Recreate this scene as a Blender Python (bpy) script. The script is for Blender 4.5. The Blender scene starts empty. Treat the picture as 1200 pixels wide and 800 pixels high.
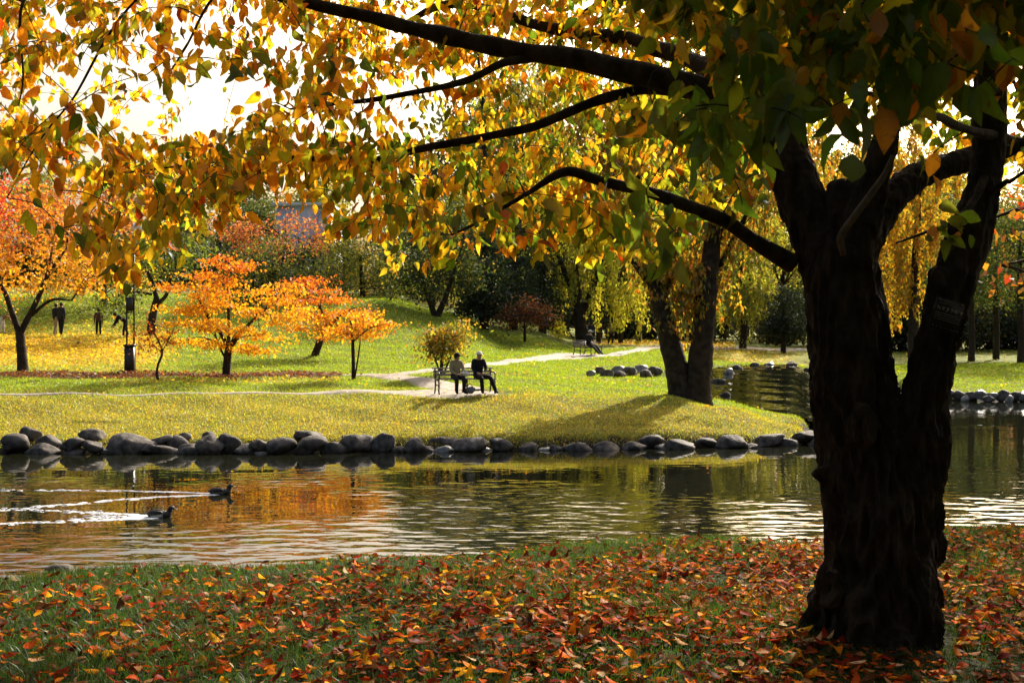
import bpy, bmesh, math
import numpy as np
from mathutils import Vector, noise as mnoise

scene = bpy.context.scene
COL = scene.collection
RNG = np.random.default_rng(11)
R = math.radians

# ---------------------------------------------------------------- camera, sky, sun, exposure
F = 1400.0            # focal length in pixels of the 1200 px wide photograph
HOR = 392.0           # row of the horizon
EYE = 1.6
cd = bpy.data.cameras.new('camera')
cd.sensor_width = 36.0
cd.lens = 36.0 * F / 1200.0
cd.shift_y = -(400.0 - HOR) / 1200.0
cd.clip_start = 0.05
cd.clip_end = 3000
cd.dof.use_dof = True
cd.dof.focus_distance = 8.5
cd.dof.aperture_fstop = 9.0
cam = bpy.data.objects.new('camera', cd)
cam.location = (0, 0, EYE)
cam.rotation_euler = (R(90), 0, 0)
COL.objects.link(cam)
scene.camera = cam

SUN_AZ, SUN_EL = R(28), R(31)      # azimuth measured from +Y towards +X
w = bpy.data.worlds.new('World')
scene.world = w
w.use_nodes = True
nt = w.node_tree
bg = nt.nodes['Background']
sky = nt.nodes.new('ShaderNodeTexSky')
sky.sky_type = 'NISHITA'
sky.sun_disc = False
sky.sun_elevation = SUN_EL
sky.sun_rotation = SUN_AZ
sky.air_density = 1.0
sky.dust_density = 9.0
sky.ozone_density = 1.0
warm = nt.nodes.new('ShaderNodeMix')          # autumn haze: a slightly warmer sky
warm.data_type = 'RGBA'
warm.blend_type = 'MULTIPLY'
warm.inputs[0].default_value = 1.0
warm.inputs[7].default_value = (1.0, 0.95, 0.86, 1)
nt.links.new(sky.outputs[0], warm.inputs[6])
nt.links.new(warm.outputs[2], bg.inputs['Color'])
bg.inputs['Strength'].default_value = 0.135

ld = bpy.data.lights.new('sun', 'SUN')
ld.energy = 5.0
ld.angle = R(0.53)
ld.color = (1.0, 0.93, 0.80)
sun = bpy.data.objects.new('sun', ld)
sd = Vector((math.sin(SUN_AZ) * math.cos(SUN_EL), math.cos(SUN_AZ) * math.cos(SUN_EL), math.sin(SUN_EL)))
sun.rotation_euler = (-sd).to_track_quat('-Z', 'Y').to_euler()
sun.location = sd * 200
COL.objects.link(sun)

scene.view_settings.view_transform = 'Standard'
scene.view_settings.look = 'None'
scene.view_settings.exposure = 0.97
scene.view_settings.gamma = 1.0
scene.view_settings.use_curve_mapping = False
scene.render.engine = 'CYCLES'
cy = scene.cycles
cy.max_bounces = 7
cy.diffuse_bounces = 3
cy.glossy_bounces = 3
cy.transmission_bounces = 4
cy.transparent_max_bounces = 4
cy.sample_clamp_indirect = 6.0
cy.caustics_reflective = False
cy.caustics_refractive = False
cy.use_denoising = True
try:
    cy.denoiser = 'OPENIMAGEDENOISE'
except Exception:
    pass

# ---------------------------------------------------------------- helpers
def P(px, py, d):
    return np.array([(px - 600.0) / F * d, d, EYE - (py - HOR) / F * d])

def mesh_np(name, V, faces, mats, col=None, mi=None, smooth=False):
    """faces: list of int arrays (m,k)"""
    me = bpy.data.meshes.new(name)
    V = np.asarray(V, dtype=np.float32)
    faces = [np.asarray(f, dtype=np.int32) for f in faces if len(f)]
    me.vertices.add(len(V))
    me.vertices.foreach_set('co', V.ravel())
    idx = np.concatenate([f.ravel() for f in faces])
    tot = np.concatenate([np.full(len(f), f.shape[1], dtype=np.int32) for f in faces])
    start = np.concatenate([[0], np.cumsum(tot)[:-1]]).astype(np.int32)
    me.loops.add(len(idx))
    me.loops.foreach_set('vertex_index', idx)
    me.polygons.add(len(tot))
    me.polygons.foreach_set('loop_start', start)
    if smooth:
        me.polygons.foreach_set('use_smooth', np.ones(len(tot), dtype=bool))
    if mi is not None:
        me.polygons.foreach_set('material_index', np.asarray(mi, dtype=np.int32))
    for m in (mats if isinstance(mats, (list, tuple)) else [mats]):
        me.materials.append(m)
    if col is not None:
        a = me.attributes.new('Col', 'FLOAT_COLOR', 'POINT')
        c = np.ones((len(V), 4), dtype=np.float32)
        c[:, :3] = col
        a.data.foreach_set('color', c.ravel())
    me.update(calc_edges=True)
    me.validate()
    return me

def link(name, me, parent=None, loc=None):
    o = bpy.data.objects.new(name, me)
    COL.objects.link(o)
    if parent is not None:
        o.parent = parent
    if loc is not None:
        o.location = loc
    return o

def tag(o, label=None, cat=None, group=None, kind=None):
    if label: o['label'] = label
    if cat: o['category'] = cat
    if group: o['group'] = group
    if kind: o['kind'] = kind
    return o

def thing(name, label, cat, loc=(0, 0, 0), rotz=0.0, group=None):
    o = bpy.data.objects.new(name, None)
    o.empty_display_size = 0.2
    COL.objects.link(o)
    o.location = [float(v) for v in loc]
    o.rotation_euler = (0, 0, rotz)
    return tag(o, label, cat, group)

class MB:
    """collects geometry for one mesh"""
    def __init__(s):
        s.V, s.Q, s.T, s.n = [], [], [], 0
        s.mq, s.mt = [], []
        s.C = []
    def add(s, V, Q=None, T=None, mat=0, col=None):
        V = np.asarray(V, float)
        if Q is not None and len(Q):
            Q = np.asarray(Q) + s.n
            s.Q.append(Q); s.mq.append(np.full(len(Q), mat))
        if T is not None and len(T):
            T = np.asarray(T) + s.n
            s.T.append(T); s.mt.append(np.full(len(T), mat))
        s.V.append(V); s.n += len(V)
        if col is not None:
            s.C.append(np.broadcast_to(np.asarray(col, float), (len(V), 3)))
    def box(s, c, size, rot=None, mat=0, taper=1.0):
        x, y, z = [v / 2 for v in size]
        t = taper
        V = np.array([[-x, -y, -z], [x, -y, -z], [x, y, -z], [-x, y, -z], [-x * t, -y * t, z], [x * t, -y * t, z], [x * t, y * t, z], [-x * t, y * t, z]])
        if rot is not None:
            V = V @ np.array(rot).T
        s.add(V + np.asarray(c), [[0, 3, 2, 1], [4, 5, 6, 7], [0, 1, 5, 4], [1, 2, 6, 5], [2, 3, 7, 6], [3, 0, 4, 7]], mat=mat)
    def tube(s, pts, rad, seg=8, mat=0, cap=True, col=None, ell=None, jit=0.0, rng=None):
        pts = np.asarray(pts, float)
        n = len(pts)
        rad = np.broadcast_to(np.asarray(rad, float), (n,))
        t = np.gradient(pts, axis=0)
        t /= np.linalg.norm(t, axis=1)[:, None] + 1e-9
        up = np.array([0, 0, 1.0]) if abs(t[0][2]) < .9 else np.array([0, 1.0, 0])
        a = np.cross(t[0], up); a /= np.linalg.norm(a)
        V = []
        ang = np.arange(seg) * 2 * math.pi / seg
        ca, sa = np.cos(ang), np.sin(ang)
        e0, e1 = ell if ell is not None else (1, 1)
        for i in range(n):
            a = a - t[i] * a.dot(t[i]); a /= np.linalg.norm(a) + 1e-9
            b = np.cross(t[i], a)
            rr = rad[i]
            if jit and rng is not None:
                rr = rad[i] * (1 + jit * rng.normal(size=seg))[:, None]
            V.append(pts[i] + rr * (e0 * ca[:, None] * a + e1 * sa[:, None] * b))
        V = np.concatenate(V)
        i0 = (np.arange(n - 1)[:, None] * seg + np.arange(seg)[None]).ravel()
        i1 = (np.arange(n - 1)[:, None] * seg + (np.arange(seg)[None] + 1) % seg).ravel()
        Q = np.stack([i0, i1, i1 + seg, i0 + seg], 1)
        T = None
        if cap:
            V = np.concatenate([V, pts[:1], pts[-1:]])
            k = np.arange(seg); k2 = (k + 1) % seg
            T = np.concatenate([np.stack([k2, k, np.full(seg, n * seg)], 1),
                                np.stack([k + (n - 1) * seg, k2 + (n - 1) * seg, np.full(seg, n * seg + 1)], 1)])
        s.add(V, Q, T, mat, col)
    def ball(s, c, r, nu=12, nv=8, mat=0, col=None):
        r = np.broadcast_to(np.asarray(r, float), (3,))
        th = np.linspace(0, math.pi, nv + 1)[1:-1]
        ph = np.arange(nu) * 2 * math.pi / nu
        V = np.array([[math.sin(a) * math.cos(b), math.sin(a) * math.sin(b), math.cos(a)] for a in th for b in ph] + [[0, 0, 1], [0, 0, -1]])
        Q, T = [], []
        for i in range(nv - 2):
            for j in range(nu):
                Q.append([i * nu + j, (i + 1) * nu + j, (i + 1) * nu + (j + 1) % nu, i * nu + (j + 1) % nu])
        top, bot = len(V) - 2, len(V) - 1
        for j in range(nu):
            T.append([top, j, (j + 1) % nu])
            T.append([bot, (nv - 2) * nu + (j + 1) % nu, (nv - 2) * nu + j])
        s.add(V * r + np.asarray(c), Q, T, mat, col)
    def lathe(s, prof, c=(0, 0, 0), seg=16, mat=0):
        prof = np.asarray(prof, float)
        n = len(prof)
        ang = np.arange(seg) * 2 * math.pi / seg
        V = np.concatenate([np.stack([r * np.cos(ang), r * np.sin(ang), np.full(seg, z)], 1) for r, z in prof]) + np.asarray(c)
        i0 = (np.arange(n - 1)[:, None] * seg + np.arange(seg)[None]).ravel()
        i1 = (np.arange(n - 1)[:, None] * seg + (np.arange(seg)[None] + 1) % seg).ravel()
        s.add(V, np.stack([i0, i1, i1 + seg, i0 + seg], 1), None, mat)
    def mesh(s, name, mats, smooth=False, off=None):
        V = np.concatenate(s.V)
        if off is not None:
            V = V - np.asarray(off)
        fs, mi = [], []
        if s.Q: fs.append(np.concatenate(s.Q)); mi.append(np.concatenate(s.mq))
        if s.T: fs.append(np.concatenate(s.T)); mi.append(np.concatenate(s.mt))
        return mesh_np(name, V, fs, mats, np.concatenate(s.C) if s.C else None, np.concatenate(mi), smooth)
    def build(s, name, mats, parent=None, smooth=False, off=None):
        return link(name, s.mesh(name, mats, smooth, off), parent)

def spline(pts, n=40):
    """Catmull-Rom through rows of any width"""
    p = np.asarray(pts, float)
    if len(p) == 2:
        return p[0] + (p[1] - p[0]) * np.linspace(0, 1, n)[:, None]
    p = np.vstack([2 * p[0] - p[1], p, 2 * p[-1] - p[-2]])
    out = []
    m = len(p) - 3
    for u in np.linspace(0, m - 1e-6, n):
        i = int(u); t = u - i
        a, b, c, d = p[i:i + 4]
        out.append(.5 * (2 * b + (c - a) * t + (2 * a - 5 * b + 4 * c - d) * t * t + (3 * b - a - 3 * c + d) * t ** 3))
    return np.array(out)

def unit(v):
    return v / (np.linalg.norm(v, axis=-1, keepdims=True) + 1e-9)

# ---------------------------------------------------------------- materials
def mat(name):
    m = bpy.data.materials.new(name)
    m.use_nodes = True
    n = m.node_tree.nodes
    for x in list(n):
        n.remove(x)
    return m, n, m.node_tree.links

def N(n, kind, **kw):
    x = n.new(kind)
    for k, v in kw.items():
        if k.startswith('i_'):
            x.inputs[k[2:].replace('_', ' ')].default_value = v
        else:
            setattr(x, k, v)
    return x

def leaf_material(name, trans=0.5, gloss=0.06, rough=0.4, tint=(1.15, 1.0, 0.55, 1), vary=0.0):
    m, n, l = mat(name)
    at = N(n, 'ShaderNodeAttribute', attribute_name='Col')
    c = at.outputs['Color']
    if vary:
        no = N(n, 'ShaderNodeTexNoise'); no.inputs['Scale'].default_value = 60; no.inputs['Detail'].default_value = 3
        ge = N(n, 'ShaderNodeNewGeometry'); l.new(ge.outputs['Position'], no.inputs['Vector'])
        mr = N(n, 'ShaderNodeMapRange'); mr.inputs[3].default_value = 1 - vary; mr.inputs[4].default_value = 1 + vary
        l.new(no.outputs['Fac'], mr.inputs[0])
        vm = N(n, 'ShaderNodeMix', data_type='RGBA', blend_type='MULTIPLY'); vm.inputs[0].default_value = 1
        l.new(c, vm.inputs[6]); l.new(mr.outputs[0], vm.inputs[7]); c = vm.outputs[2]
    if vary:
        n3 = N(n, 'ShaderNodeTexNoise'); n3.inputs['Scale'].default_value = 34; n3.inputs['Detail'].default_value = 4
        l.new(ge.outputs['Position'], n3.inputs['Vector'])
        m3 = N(n, 'ShaderNodeMapRange'); m3.inputs[1].default_value = .60; m3.inputs[2].default_value = .70; m3.inputs[3].default_value = 0; m3.inputs[4].default_value = .75
        l.new(n3.outputs['Fac'], m3.inputs[0])
        sp = N(n, 'ShaderNodeMix', data_type='RGBA'); sp.inputs[7].default_value = (.11, .04, .012, 1)
        l.new(m3.outputs[0], sp.inputs[0]); l.new(c, sp.inputs[6]); c = sp.outputs[2]
    mt = N(n, 'ShaderNodeMix', data_type='RGBA', blend_type='MULTIPLY')
    mt.inputs[0].default_value = 1; mt.inputs[7].default_value = tint
    l.new(c, mt.inputs[6])
    df = N(n, 'ShaderNodeBsdfDiffuse'); tr = N(n, 'ShaderNodeBsdfTranslucent'); gl = N(n, 'ShaderNodeBsdfGlossy')
    gl.inputs['Roughness'].default_value = rough
    gl.inputs['Color'].default_value = (.9, .95, 1, 1)
    l.new(c, df.inputs[0]); l.new(mt.outputs[2], tr.inputs[0])
    mx = N(n, 'ShaderNodeMixShader'); mx.inputs[0].default_value = trans
    l.new(df.outputs[0], mx.inputs[1]); l.new(tr.outputs[0], mx.inputs[2])
    m2 = N(n, 'ShaderNodeMixShader'); m2.inputs[0].default_value = gloss
    l.new(mx.outputs[0], m2.inputs[1]); l.new(gl.outputs[0], m2.inputs[2])
    o = N(n, 'ShaderNodeOutputMaterial'); l.new(m2.outputs[0], o.inputs[0])
    return m

def simple(name, c1, c2=None, scale=8.0, rough=0.6, bump=0.0, metal=0.0, bscale=None, stretch=(1, 1, 1), detail=5, coat=0.0, spec=None):
    m, n, l = mat(name)
    b = N(n, 'ShaderNodeBsdfPrincipled')
    b.inputs['Roughness'].default_value = rough
    b.inputs['Metallic'].default_value = metal
    if spec is not None:
        b.inputs['Specular IOR Level'].default_value = spec
    if coat: b.inputs['Coat Weight'].default_value = coat
    o = N(n, 'ShaderNodeOutputMaterial'); l.new(b.outputs[0], o.inputs[0])
    ge = N(n, 'ShaderNodeTexCoord')
    mp = N(n, 'ShaderNodeMapping'); mp.inputs['Scale'].default_value = stretch
    l.new(ge.outputs['Object'], mp.inputs[0])
    no = N(n, 'ShaderNodeTexNoise'); no.inputs['Scale'].default_value = scale; no.inputs['Detail'].default_value = detail
    l.new(mp.outputs[0], no.inputs['Vector'])
    if c2 is None:
        c2 = tuple(v * .7 for v in c1)
    cr = N(n, 'ShaderNodeValToRGB')
    cr.color_ramp.elements[0].position = .35; cr.color_ramp.elements[1].position = .65
    cr.color_ramp.elements[0].color = (*c2, 1); cr.color_ramp.elements[1].color = (*c1, 1)
    l.new(no.outputs['Fac'], cr.inputs[0]); l.new(cr.outputs[0], b.inputs['Base Color'])
    if bump:
        n2 = N(n, 'ShaderNodeTexNoise'); n2.inputs['Scale'].default_value = bscale or scale * 3; n2.inputs['Detail'].default_value = 6
        l.new(mp.outputs[0], n2.inputs['Vector'])
        bp = N(n, 'ShaderNodeBump'); bp.inputs['Strength'].default_value = 1.0; bp.inputs['Distance'].default_value = bump
        l.new(n2.outputs['Fac'], bp.inputs['Height']); l.new(bp.outputs[0], b.inputs['Normal'])
    return m

M_LEAF = leaf_material('hanging_leaf', .70, .015, .35, (1.25, 1.08, .5, 1), vary=.18)
M_FAR = leaf_material('tree_foliage', .55, .03, .5)
M_FALL = leaf_material('fallen_leaf', .15, .004, .42, vary=.35)
M_GRASS = leaf_material('grass_blade', .5, .04, .45, (1.1, 1.05, .5, 1))
M_BARK = simple('bark', (.036, .031, .026), (.009, .008, .0072), 9, .9, .02, bscale=22, stretch=(1.6, 1.6, .8), spec=.15)
M_TWIG = simple('twig_bark', (.045, .032, .024), (.02, .015, .012), 20, .8, spec=.2)
M_DEAD = simple('dead_wood', (.08, .07, .06), (.035, .03, .026), 20, .75)
M_FBARK = simple('tree_bark', (.052, .037, .027), (.02, .015, .0115), 5, .9, .03, bscale=12, spec=.15)
M_ROCK = simple('river_rock', (.13, .112, .098), (.036, .032, .031), 5, .8, .03, bscale=9, spec=.2)
M_ROCK_PALE = simple('pale_rock', (.26, .25, .235), (.09, .088, .085), 4, .45, .03, bscale=9, spec=.4)
M_PATH = simple('path_gravel', (.40, .345, .28), (.24, .20, .16), 3, .9, .01, bscale=60)
M_IRON = simple('black_iron', (.012, .012, .013), (.02, .02, .02), 12, .45, metal=.0)
M_SLAT = simple('bench_wood', (.36, .30, .24), (.24, .19, .14), 6, .42, stretch=(1, 8, 8))  # coloured pale in place of sun glare on the slats

def ground_material():
    m, n, l = mat('ground_cover')
    b = N(n, 'ShaderNodeBsdfPrincipled'); b.inputs['Roughness'].default_value = .95; b.inputs['Specular IOR Level'].default_value = .1
    o = N(n, 'ShaderNodeOutputMaterial'); l.new(b.outputs[0], o.inputs[0])
    at = N(n, 'ShaderNodeAttribute', attribute_name='Col')
    ge = N(n, 'ShaderNodeNewGeometry')
    no = N(n, 'ShaderNodeTexNoise'); no.inputs['Scale'].default_value = 1.7; no.inputs['Detail'].default_value = 8; no.inputs['Roughness'].default_value = .7
    l.new(ge.outputs['Position'], no.inputs['Vector'])
    mr = N(n, 'ShaderNodeMapRange'); mr.inputs[1].default_value = .3; mr.inputs[2].default_value = .7; mr.inputs[3].default_value = .55; mr.inputs[4].default_value = 1.35
    l.new(no.outputs['Fac'], mr.inputs[0])
    mx = N(n, 'ShaderNodeMix', data_type='RGBA', blend_type='MULTIPLY'); mx.inputs[0].default_value = 1
    l.new(at.outputs['Color'], mx.inputs[6]); l.new(mr.outputs[0], mx.inputs[7]); l.new(mx.outputs[2], b.inputs['Base Color'])
    n2 = N(n, 'ShaderNodeTexNoise'); n2.inputs['Scale'].default_value = 14; n2.inputs['Detail'].default_value = 6
    l.new(ge.outputs['Position'], n2.inputs['Vector'])
    bp = N(n, 'ShaderNodeBump'); bp.inputs['Distance'].default_value = .06
    l.new(n2.outputs['Fac'], bp.inputs['Height']); l.new(bp.outputs[0], b.inputs['Normal'])
    return m
M_GROUND = ground_material()

def water_material(name, amp=1.0):
    m, n, l = mat(name)
    b = N(n, 'ShaderNodeBsdfPrincipled')
    b.inputs['Base Color'].default_value = (.010, .011, .006, 1); b.inputs['Specular IOR Level'].default_value = .85
    b.inputs['Roughness'].default_value = .015
    b.inputs['IOR'].default_value = 1.333
    o = N(n, 'ShaderNodeOutputMaterial'); l.new(b.outputs[0], o.inputs[0])
    ge = N(n, 'ShaderNodeNewGeometry')
    def nz(sc, det, stretch, rot):
        mp = N(n, 'ShaderNodeMapping'); mp.inputs['Scale'].default_value = stretch; mp.inputs['Rotation'].default_value = (0, 0, rot)
        l.new(ge.outputs['Position'], mp.inputs[0])
        t = N(n, 'ShaderNodeTexNoise'); t.inputs['Scale'].default_value = sc; t.inputs['Detail'].default_value = det; t.inputs['Roughness'].default_value = .45
        l.new(mp.outputs[0], t.inputs['Vector'])
        return t.outputs['Fac']
    a = nz(2.3, 1, (.7, 1.3, 1), .25)
    c = nz(6.0, 1, (.75, 1.25, 1), -.2)
    k = nz(.16, 2, (1, 1, 1), 0)         # where the breeze ruffles the pond
    mr = N(n, 'ShaderNodeMapRange'); mr.inputs[1].default_value = .38; mr.inputs[2].default_value = .62; mr.inputs[3].default_value = .07; mr.inputs[4].default_value = .92
    sx = N(n, 'ShaderNodeSeparateXYZ'); l.new(ge.outputs['Position'], sx.inputs[0])
    my = N(n, 'ShaderNodeMapRange'); my.inputs[1].default_value = 25.2; my.inputs[2].default_value = 19.5; my.inputs[3].default_value = -.17; my.inputs[4].default_value = .15
    xs_ = N(n, 'ShaderNodeMath', operation='MULTIPLY'); xs_.inputs[1].default_value = .55
    xm_ = N(n, 'ShaderNodeMath', operation='MINIMUM'); xm_.inputs[1].default_value = .6; l.new(sx.outputs['X'], xm_.inputs[0]); l.new(xm_.outputs[0], xs_.inputs[0])
    yx = N(n, 'ShaderNodeMath', operation='SUBTRACT'); l.new(sx.outputs['Y'], yx.inputs[0]); l.new(xs_.outputs[0], yx.inputs[1])
    l.new(yx.outputs[0], my.inputs[0])
    ka = N(n, 'ShaderNodeMath', operation='ADD'); l.new(k, ka.inputs[0]); l.new(my.outputs[0], ka.inputs[1])
    l.new(ka.outputs[0], mr.inputs[0])
    m1 = N(n, 'ShaderNodeMath', operation='MULTIPLY'); m1.inputs[1].default_value = .042 * amp; l.new(a, m1.inputs[0])
    m2 = N(n, 'ShaderNodeMath', operation='MULTIPLY'); m2.inputs[1].default_value = .008 * amp; l.new(c, m2.inputs[0])
    ad = N(n, 'ShaderNodeMath', operation='ADD'); l.new(m1.outputs[0], ad.inputs[0]); l.new(m2.outputs[0], ad.inputs[1])
    mm = N(n, 'ShaderNodeMath', operation='MULTIPLY'); l.new(ad.outputs[0], mm.inputs[0]); l.new(mr.outputs[0], mm.inputs[1])
    bp = N(n, 'ShaderNodeBump'); bp.inputs['Distance'].default_value = 1.0; bp.inputs['Strength'].default_value = 1.0
    l.new(mm.outputs[0], bp.inputs['Height']); l.new(bp.outputs[0], b.inputs['Normal'])
    return m
M_WATER = water_material('pond_water')
M_STREAM = water_material('stream_water', 1.1)

# ---------------------------------------------------------------- terrain
WATER_Z = -1.4
def col_table(shore, rows):
    t = [(20.0, -2.6), (shore - 1.6, -2.6), (shore, WATER_Z)]
    t += [(d, EYE - (y - HOR) / F * d) for d, y in rows]
    return t
TABLES = [
    (-300, col_table(30.2, [(31, 515), (37, 464), (41, 450), (46, 437), (55, 412), (64, 393), (75, 350), (90, 340), (130, 345), (300, 360)])),
    (0,    col_table(30.4, [(31, 515), (37, 464), (41, 450), (46, 437), (55, 412), (64, 393), (75, 348), (90, 338), (130, 345), (300, 360)])),
    (300,  col_table(30.5, [(31, 514), (37, 464), (41, 450), (46, 437), (55, 412), (64, 390), (75, 348), (90, 338), (130, 345), (300, 360)])),
    (450,  col_table(30.7, [(31.2, 512), (37, 463), (42, 447), (44, 441), (50, 427), (60, 402), (72, 352), (90, 342), (130, 346), (300, 360)])),
    (520,  col_table(30.8, [(31.3, 511), (37, 463), (44, 438), (50, 426), (60, 408), (72, 372), (85, 360), (130, 360), (300, 365)])),
    (600,  col_table(31.0, [(31.5, 510), (37, 463), (45, 438), (55, 424), (66, 414), (72, 405), (80, 388), (100, 376), (300, 370)])),
    (690,  col_table(31.4, [(31.9, 508), (37, 466), (42, 452), (50, 440), (58, 428), (66, 418), (80, 408), (100, 400), (150, 394), (300, 386)])),
    (780,  col_table(31.8, [(32.3, 505), (37, 468), (42, 455), (50, 440), (58, 428), (66, 417.5), (80, 407), (100, 401), (150, 394), (300, 386)])),
    (850,  col_table(32.0, [(32.5, 508), (35.5, 478), (38, 480), (42, 470), (50, 447), (60, 436), (78, 424), (82, 414), (100, 404), (150, 396), (300, 386)])),
    (930,  col_table(32.2, [(32.7, 514), (34.5, 500), (36, 502), (40, 484), (50, 465), (60, 446), (78, 428), (82, 418), (100, 407), (150, 396), (300, 386)])),
    (985,  [(20, -2.6), (54, -2.2), (70, -1.7), (78, -1.2), (82, .1), (100, .5), (150, 1.2), (300, 2.6)]),
    (1060, col_table(62, [(64, 446), (70, 434), (90, 420), (120, 408), (160, 398), (300, 386)])),
    (1110, col_table(54, [(55.5, 463), (70, 433), (90, 420), (120, 408), (160, 398), (300, 386)])),
    (1200, col_table(53, [(54.5, 464), (70, 431), (90, 420), (120, 408), (160, 398), (300, 386)])),
    (1600, col_table(50, [(52, 464), (70, 431), (90, 420), (120, 408), (160, 398), (300, 386)])),
]
DG = np.concatenate([np.arange(20, 110, .25), np.arange(110, 620, 5)])
TX = np.array([t[0] for t in TABLES], float)
TZ = np.array([np.interp(DG, [r[0] for r in t[1]], [r[1] for r in t[1]]) for t in TABLES])

def in_poly(x, y, poly):
    inside = np.zeros(x.shape, bool)
    n = len(poly)
    for i in range(n):
        x0, y0 = poly[i]; x1, y1 = poly[(i + 1) % n]
        c = ((y0 > y) != (y1 > y)) & (x < (x1 - x0) * (y - y0) / (y1 - y0 + 1e-12) + x0)
        inside ^= c
    return inside

STREAM = [(776, 51), (780, 55), (788, 60), (820, 67), (860, 74), (960, 77), (1010, 70), (1010, 41), (960, 39), (890, 40), (835, 42.5), (794, 46), (782, 48), (776, 49.5)]
STREAM_W = [((a - 600) / F * b, b) for a, b in STREAM]
def stream_z(X, Y):
    px = 600 + F * X / Y
    z = np.minimum(-1.02 + (Y - 40) * .03, -.3)
    k = np.clip((px - 930) / 70, 0, 1)
    return z * (1 - k) + (-1.5) * k

def terrain(X, Y):
    X = np.asarray(X, float); Y = np.asarray(Y, float)
    yy = np.maximum(Y, 20.0)
    px = np.clip(600 + F * X / yy, TX[0], TX[-1])
    dd = np.clip(Y, DG[0], DG[-1])
    ci = np.clip(np.searchsorted(TX, px) - 1, 0, len(TX) - 2)
    ct = (px - TX[ci]) / (TX[ci + 1] - TX[ci]); ct = ct * ct * (3 - 2 * ct)
    di = np.clip(np.searchsorted(DG, dd) - 1, 0, len(DG) - 2)
    dt = (dd - DG[di]) / (DG[di + 1] - DG[di])
    z = (TZ[ci, di] * (1 - dt) + TZ[ci, di + 1] * dt) * (1 - ct) + (TZ[ci + 1, di] * (1 - dt) + TZ[ci + 1, di + 1] * dt) * ct
    bumps = .025 * np.sin(X * 1.3 + Y * .7) + .02 * np.sin(X * .5 - Y * 1.9 + 1) + .02 * np.sin(X * 2.1 + Y * 2.6 + 2)
    ins = in_poly(X, Y, STREAM_W)
    z = np.where(ins, np.minimum(z, stream_z(X, np.maximum(Y, 20)) - .22), z + np.where(Y > 33, bumps, 0))
    # near bank
    crest = 9.75 + .30 * X - .012 * X * X + .12 * np.sin(X * 1.7) + .06 * np.sin(X * 4.1)
    crest = np.maximum(crest, 5.5)
    t = Y - crest
    s = np.clip((t + 3.5) / 3.5, 0, 1)
    zn = -.13 * s * s * (3 - 2 * s) + .018 * np.sin(X * 2.3 + Y * 1.1) + .014 * np.sin(X * 1.1 - Y * 2.9)
    dr = np.hypot(X - 1.93, Y - 6.2)
    zn = zn + .07 * np.exp(-(dr / .55) ** 2)
    zn = np.where(t > -.3, zn - .5 * np.maximum(t + .0, 0) - .12 * np.clip(t + .3, 0, .6), zn)
    zn = np.maximum(zn, -2.6)
    return np.where(Y < 19, zn, z)

def TH(x, y):
    return float(terrain(np.array([x]), np.array([y]))[0])

def on_ground(px, d):
    x = (px - 600) / F * d
    return np.array([x, d, TH(x, d)])

ys = np.concatenate([np.arange(-14, 4, .6), np.arange(4, 13, .18), np.arange(13, 29, 1.0), np.arange(29, 42, .22), np.arange(42, 84, .6), np.arange(84, 160, 3), np.arange(160, 900, 40)])
ss = np.linspace(-1, 1, 281)
YY, SS = np.meshgrid(ys, ss, indexing='ij')
XX = SS * (11 + .72 * np.maximum(YY, 0))
ZZ = terrain(XX, YY)
nr, nc = XX.shape
V = np.stack([XX, YY, ZZ], -1).reshape(-1, 3)
i = (np.arange(nr - 1)[:, None] * nc + np.arange(nc - 1)[None]).ravel()
Qd = np.stack([i, i + 1, i + nc + 1, i + nc], 1)
gx, gy = V[:, 0], V[:, 1]
gpx = 600 + F * gx / np.maximum(gy, 1)
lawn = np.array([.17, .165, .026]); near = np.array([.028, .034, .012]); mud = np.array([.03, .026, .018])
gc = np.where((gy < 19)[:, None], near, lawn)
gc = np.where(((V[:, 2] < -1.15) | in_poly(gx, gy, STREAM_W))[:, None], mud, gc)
k = np.clip((gy - 36) / 3, 0, 1) * (gy > 20) * (V[:, 2] > -1)
gc = gc * (1 - .35 * k[:, None]) + .35 * k[:, None] * np.array([.09, .16, .014])
def leafy_zone(px, d):
    """how thickly far ground is strewn with leaves (0..1)"""
    z = np.exp(-((d - 44.6) / 1.25) ** 4) * (px < 400) * .93  # brown strip: leaf litter with a line of shade coloured in
    z = np.maximum(z, .85 * np.exp(-((d - 56.5) / 9.5) ** 4) * np.clip((215 - px) / 50, 0, 1))
    z = np.maximum(z, .5 * np.exp(-((d - 42.5) / 1.5) ** 2) * (px < 400) * (px > 120))
    z = np.maximum(z, .8 * (d > 88) * (d < 112) * (px > 690) * (px < 860))
    z = np.maximum(z, .6 * np.exp(-((px - 870) / 60) ** 2) * (d > 78) * (d < 88))
    return z
lz = leafy_zone(gpx, gy)[:, None] * (gy > 36)[:, None]
gc = gc * (1 - lz) + lz * np.where((np.abs(gy - 44.6) < 1.6)[:, None], np.array([.075, .035, .022]), np.array([.50, .40, .035]))  # dark brown strip paints both leaf litter and the shade on it
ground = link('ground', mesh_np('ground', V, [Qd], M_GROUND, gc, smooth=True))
tag(ground, kind='structure')

b = MB(); b.add([[-70, 7, WATER_Z], [70, 7, WATER_Z], [70, 66, WATER_Z], [-70, 66, WATER_Z]], [[0, 1, 2, 3]])
tag(b.build('pond', M_WATER), kind='structure')

# stream: fan of quads inside its outline
sx, sy = [], []
g = []
for yy in np.arange(38, 79, .5):
    for q in np.linspace(690, 1020, 100):
        g.append(((q - 600) / F * yy, yy))
g = np.array(g).reshape(-1, 100, 2)
sz = stream_z(g[..., 0], g[..., 1]) + .03 * np.sin(g[..., 0] * 2 + g[..., 1] * 3) * np.sin(g[..., 1] * 1.7)
SV = np.concatenate([g, sz[..., None]], -1).reshape(-1, 3)
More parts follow.
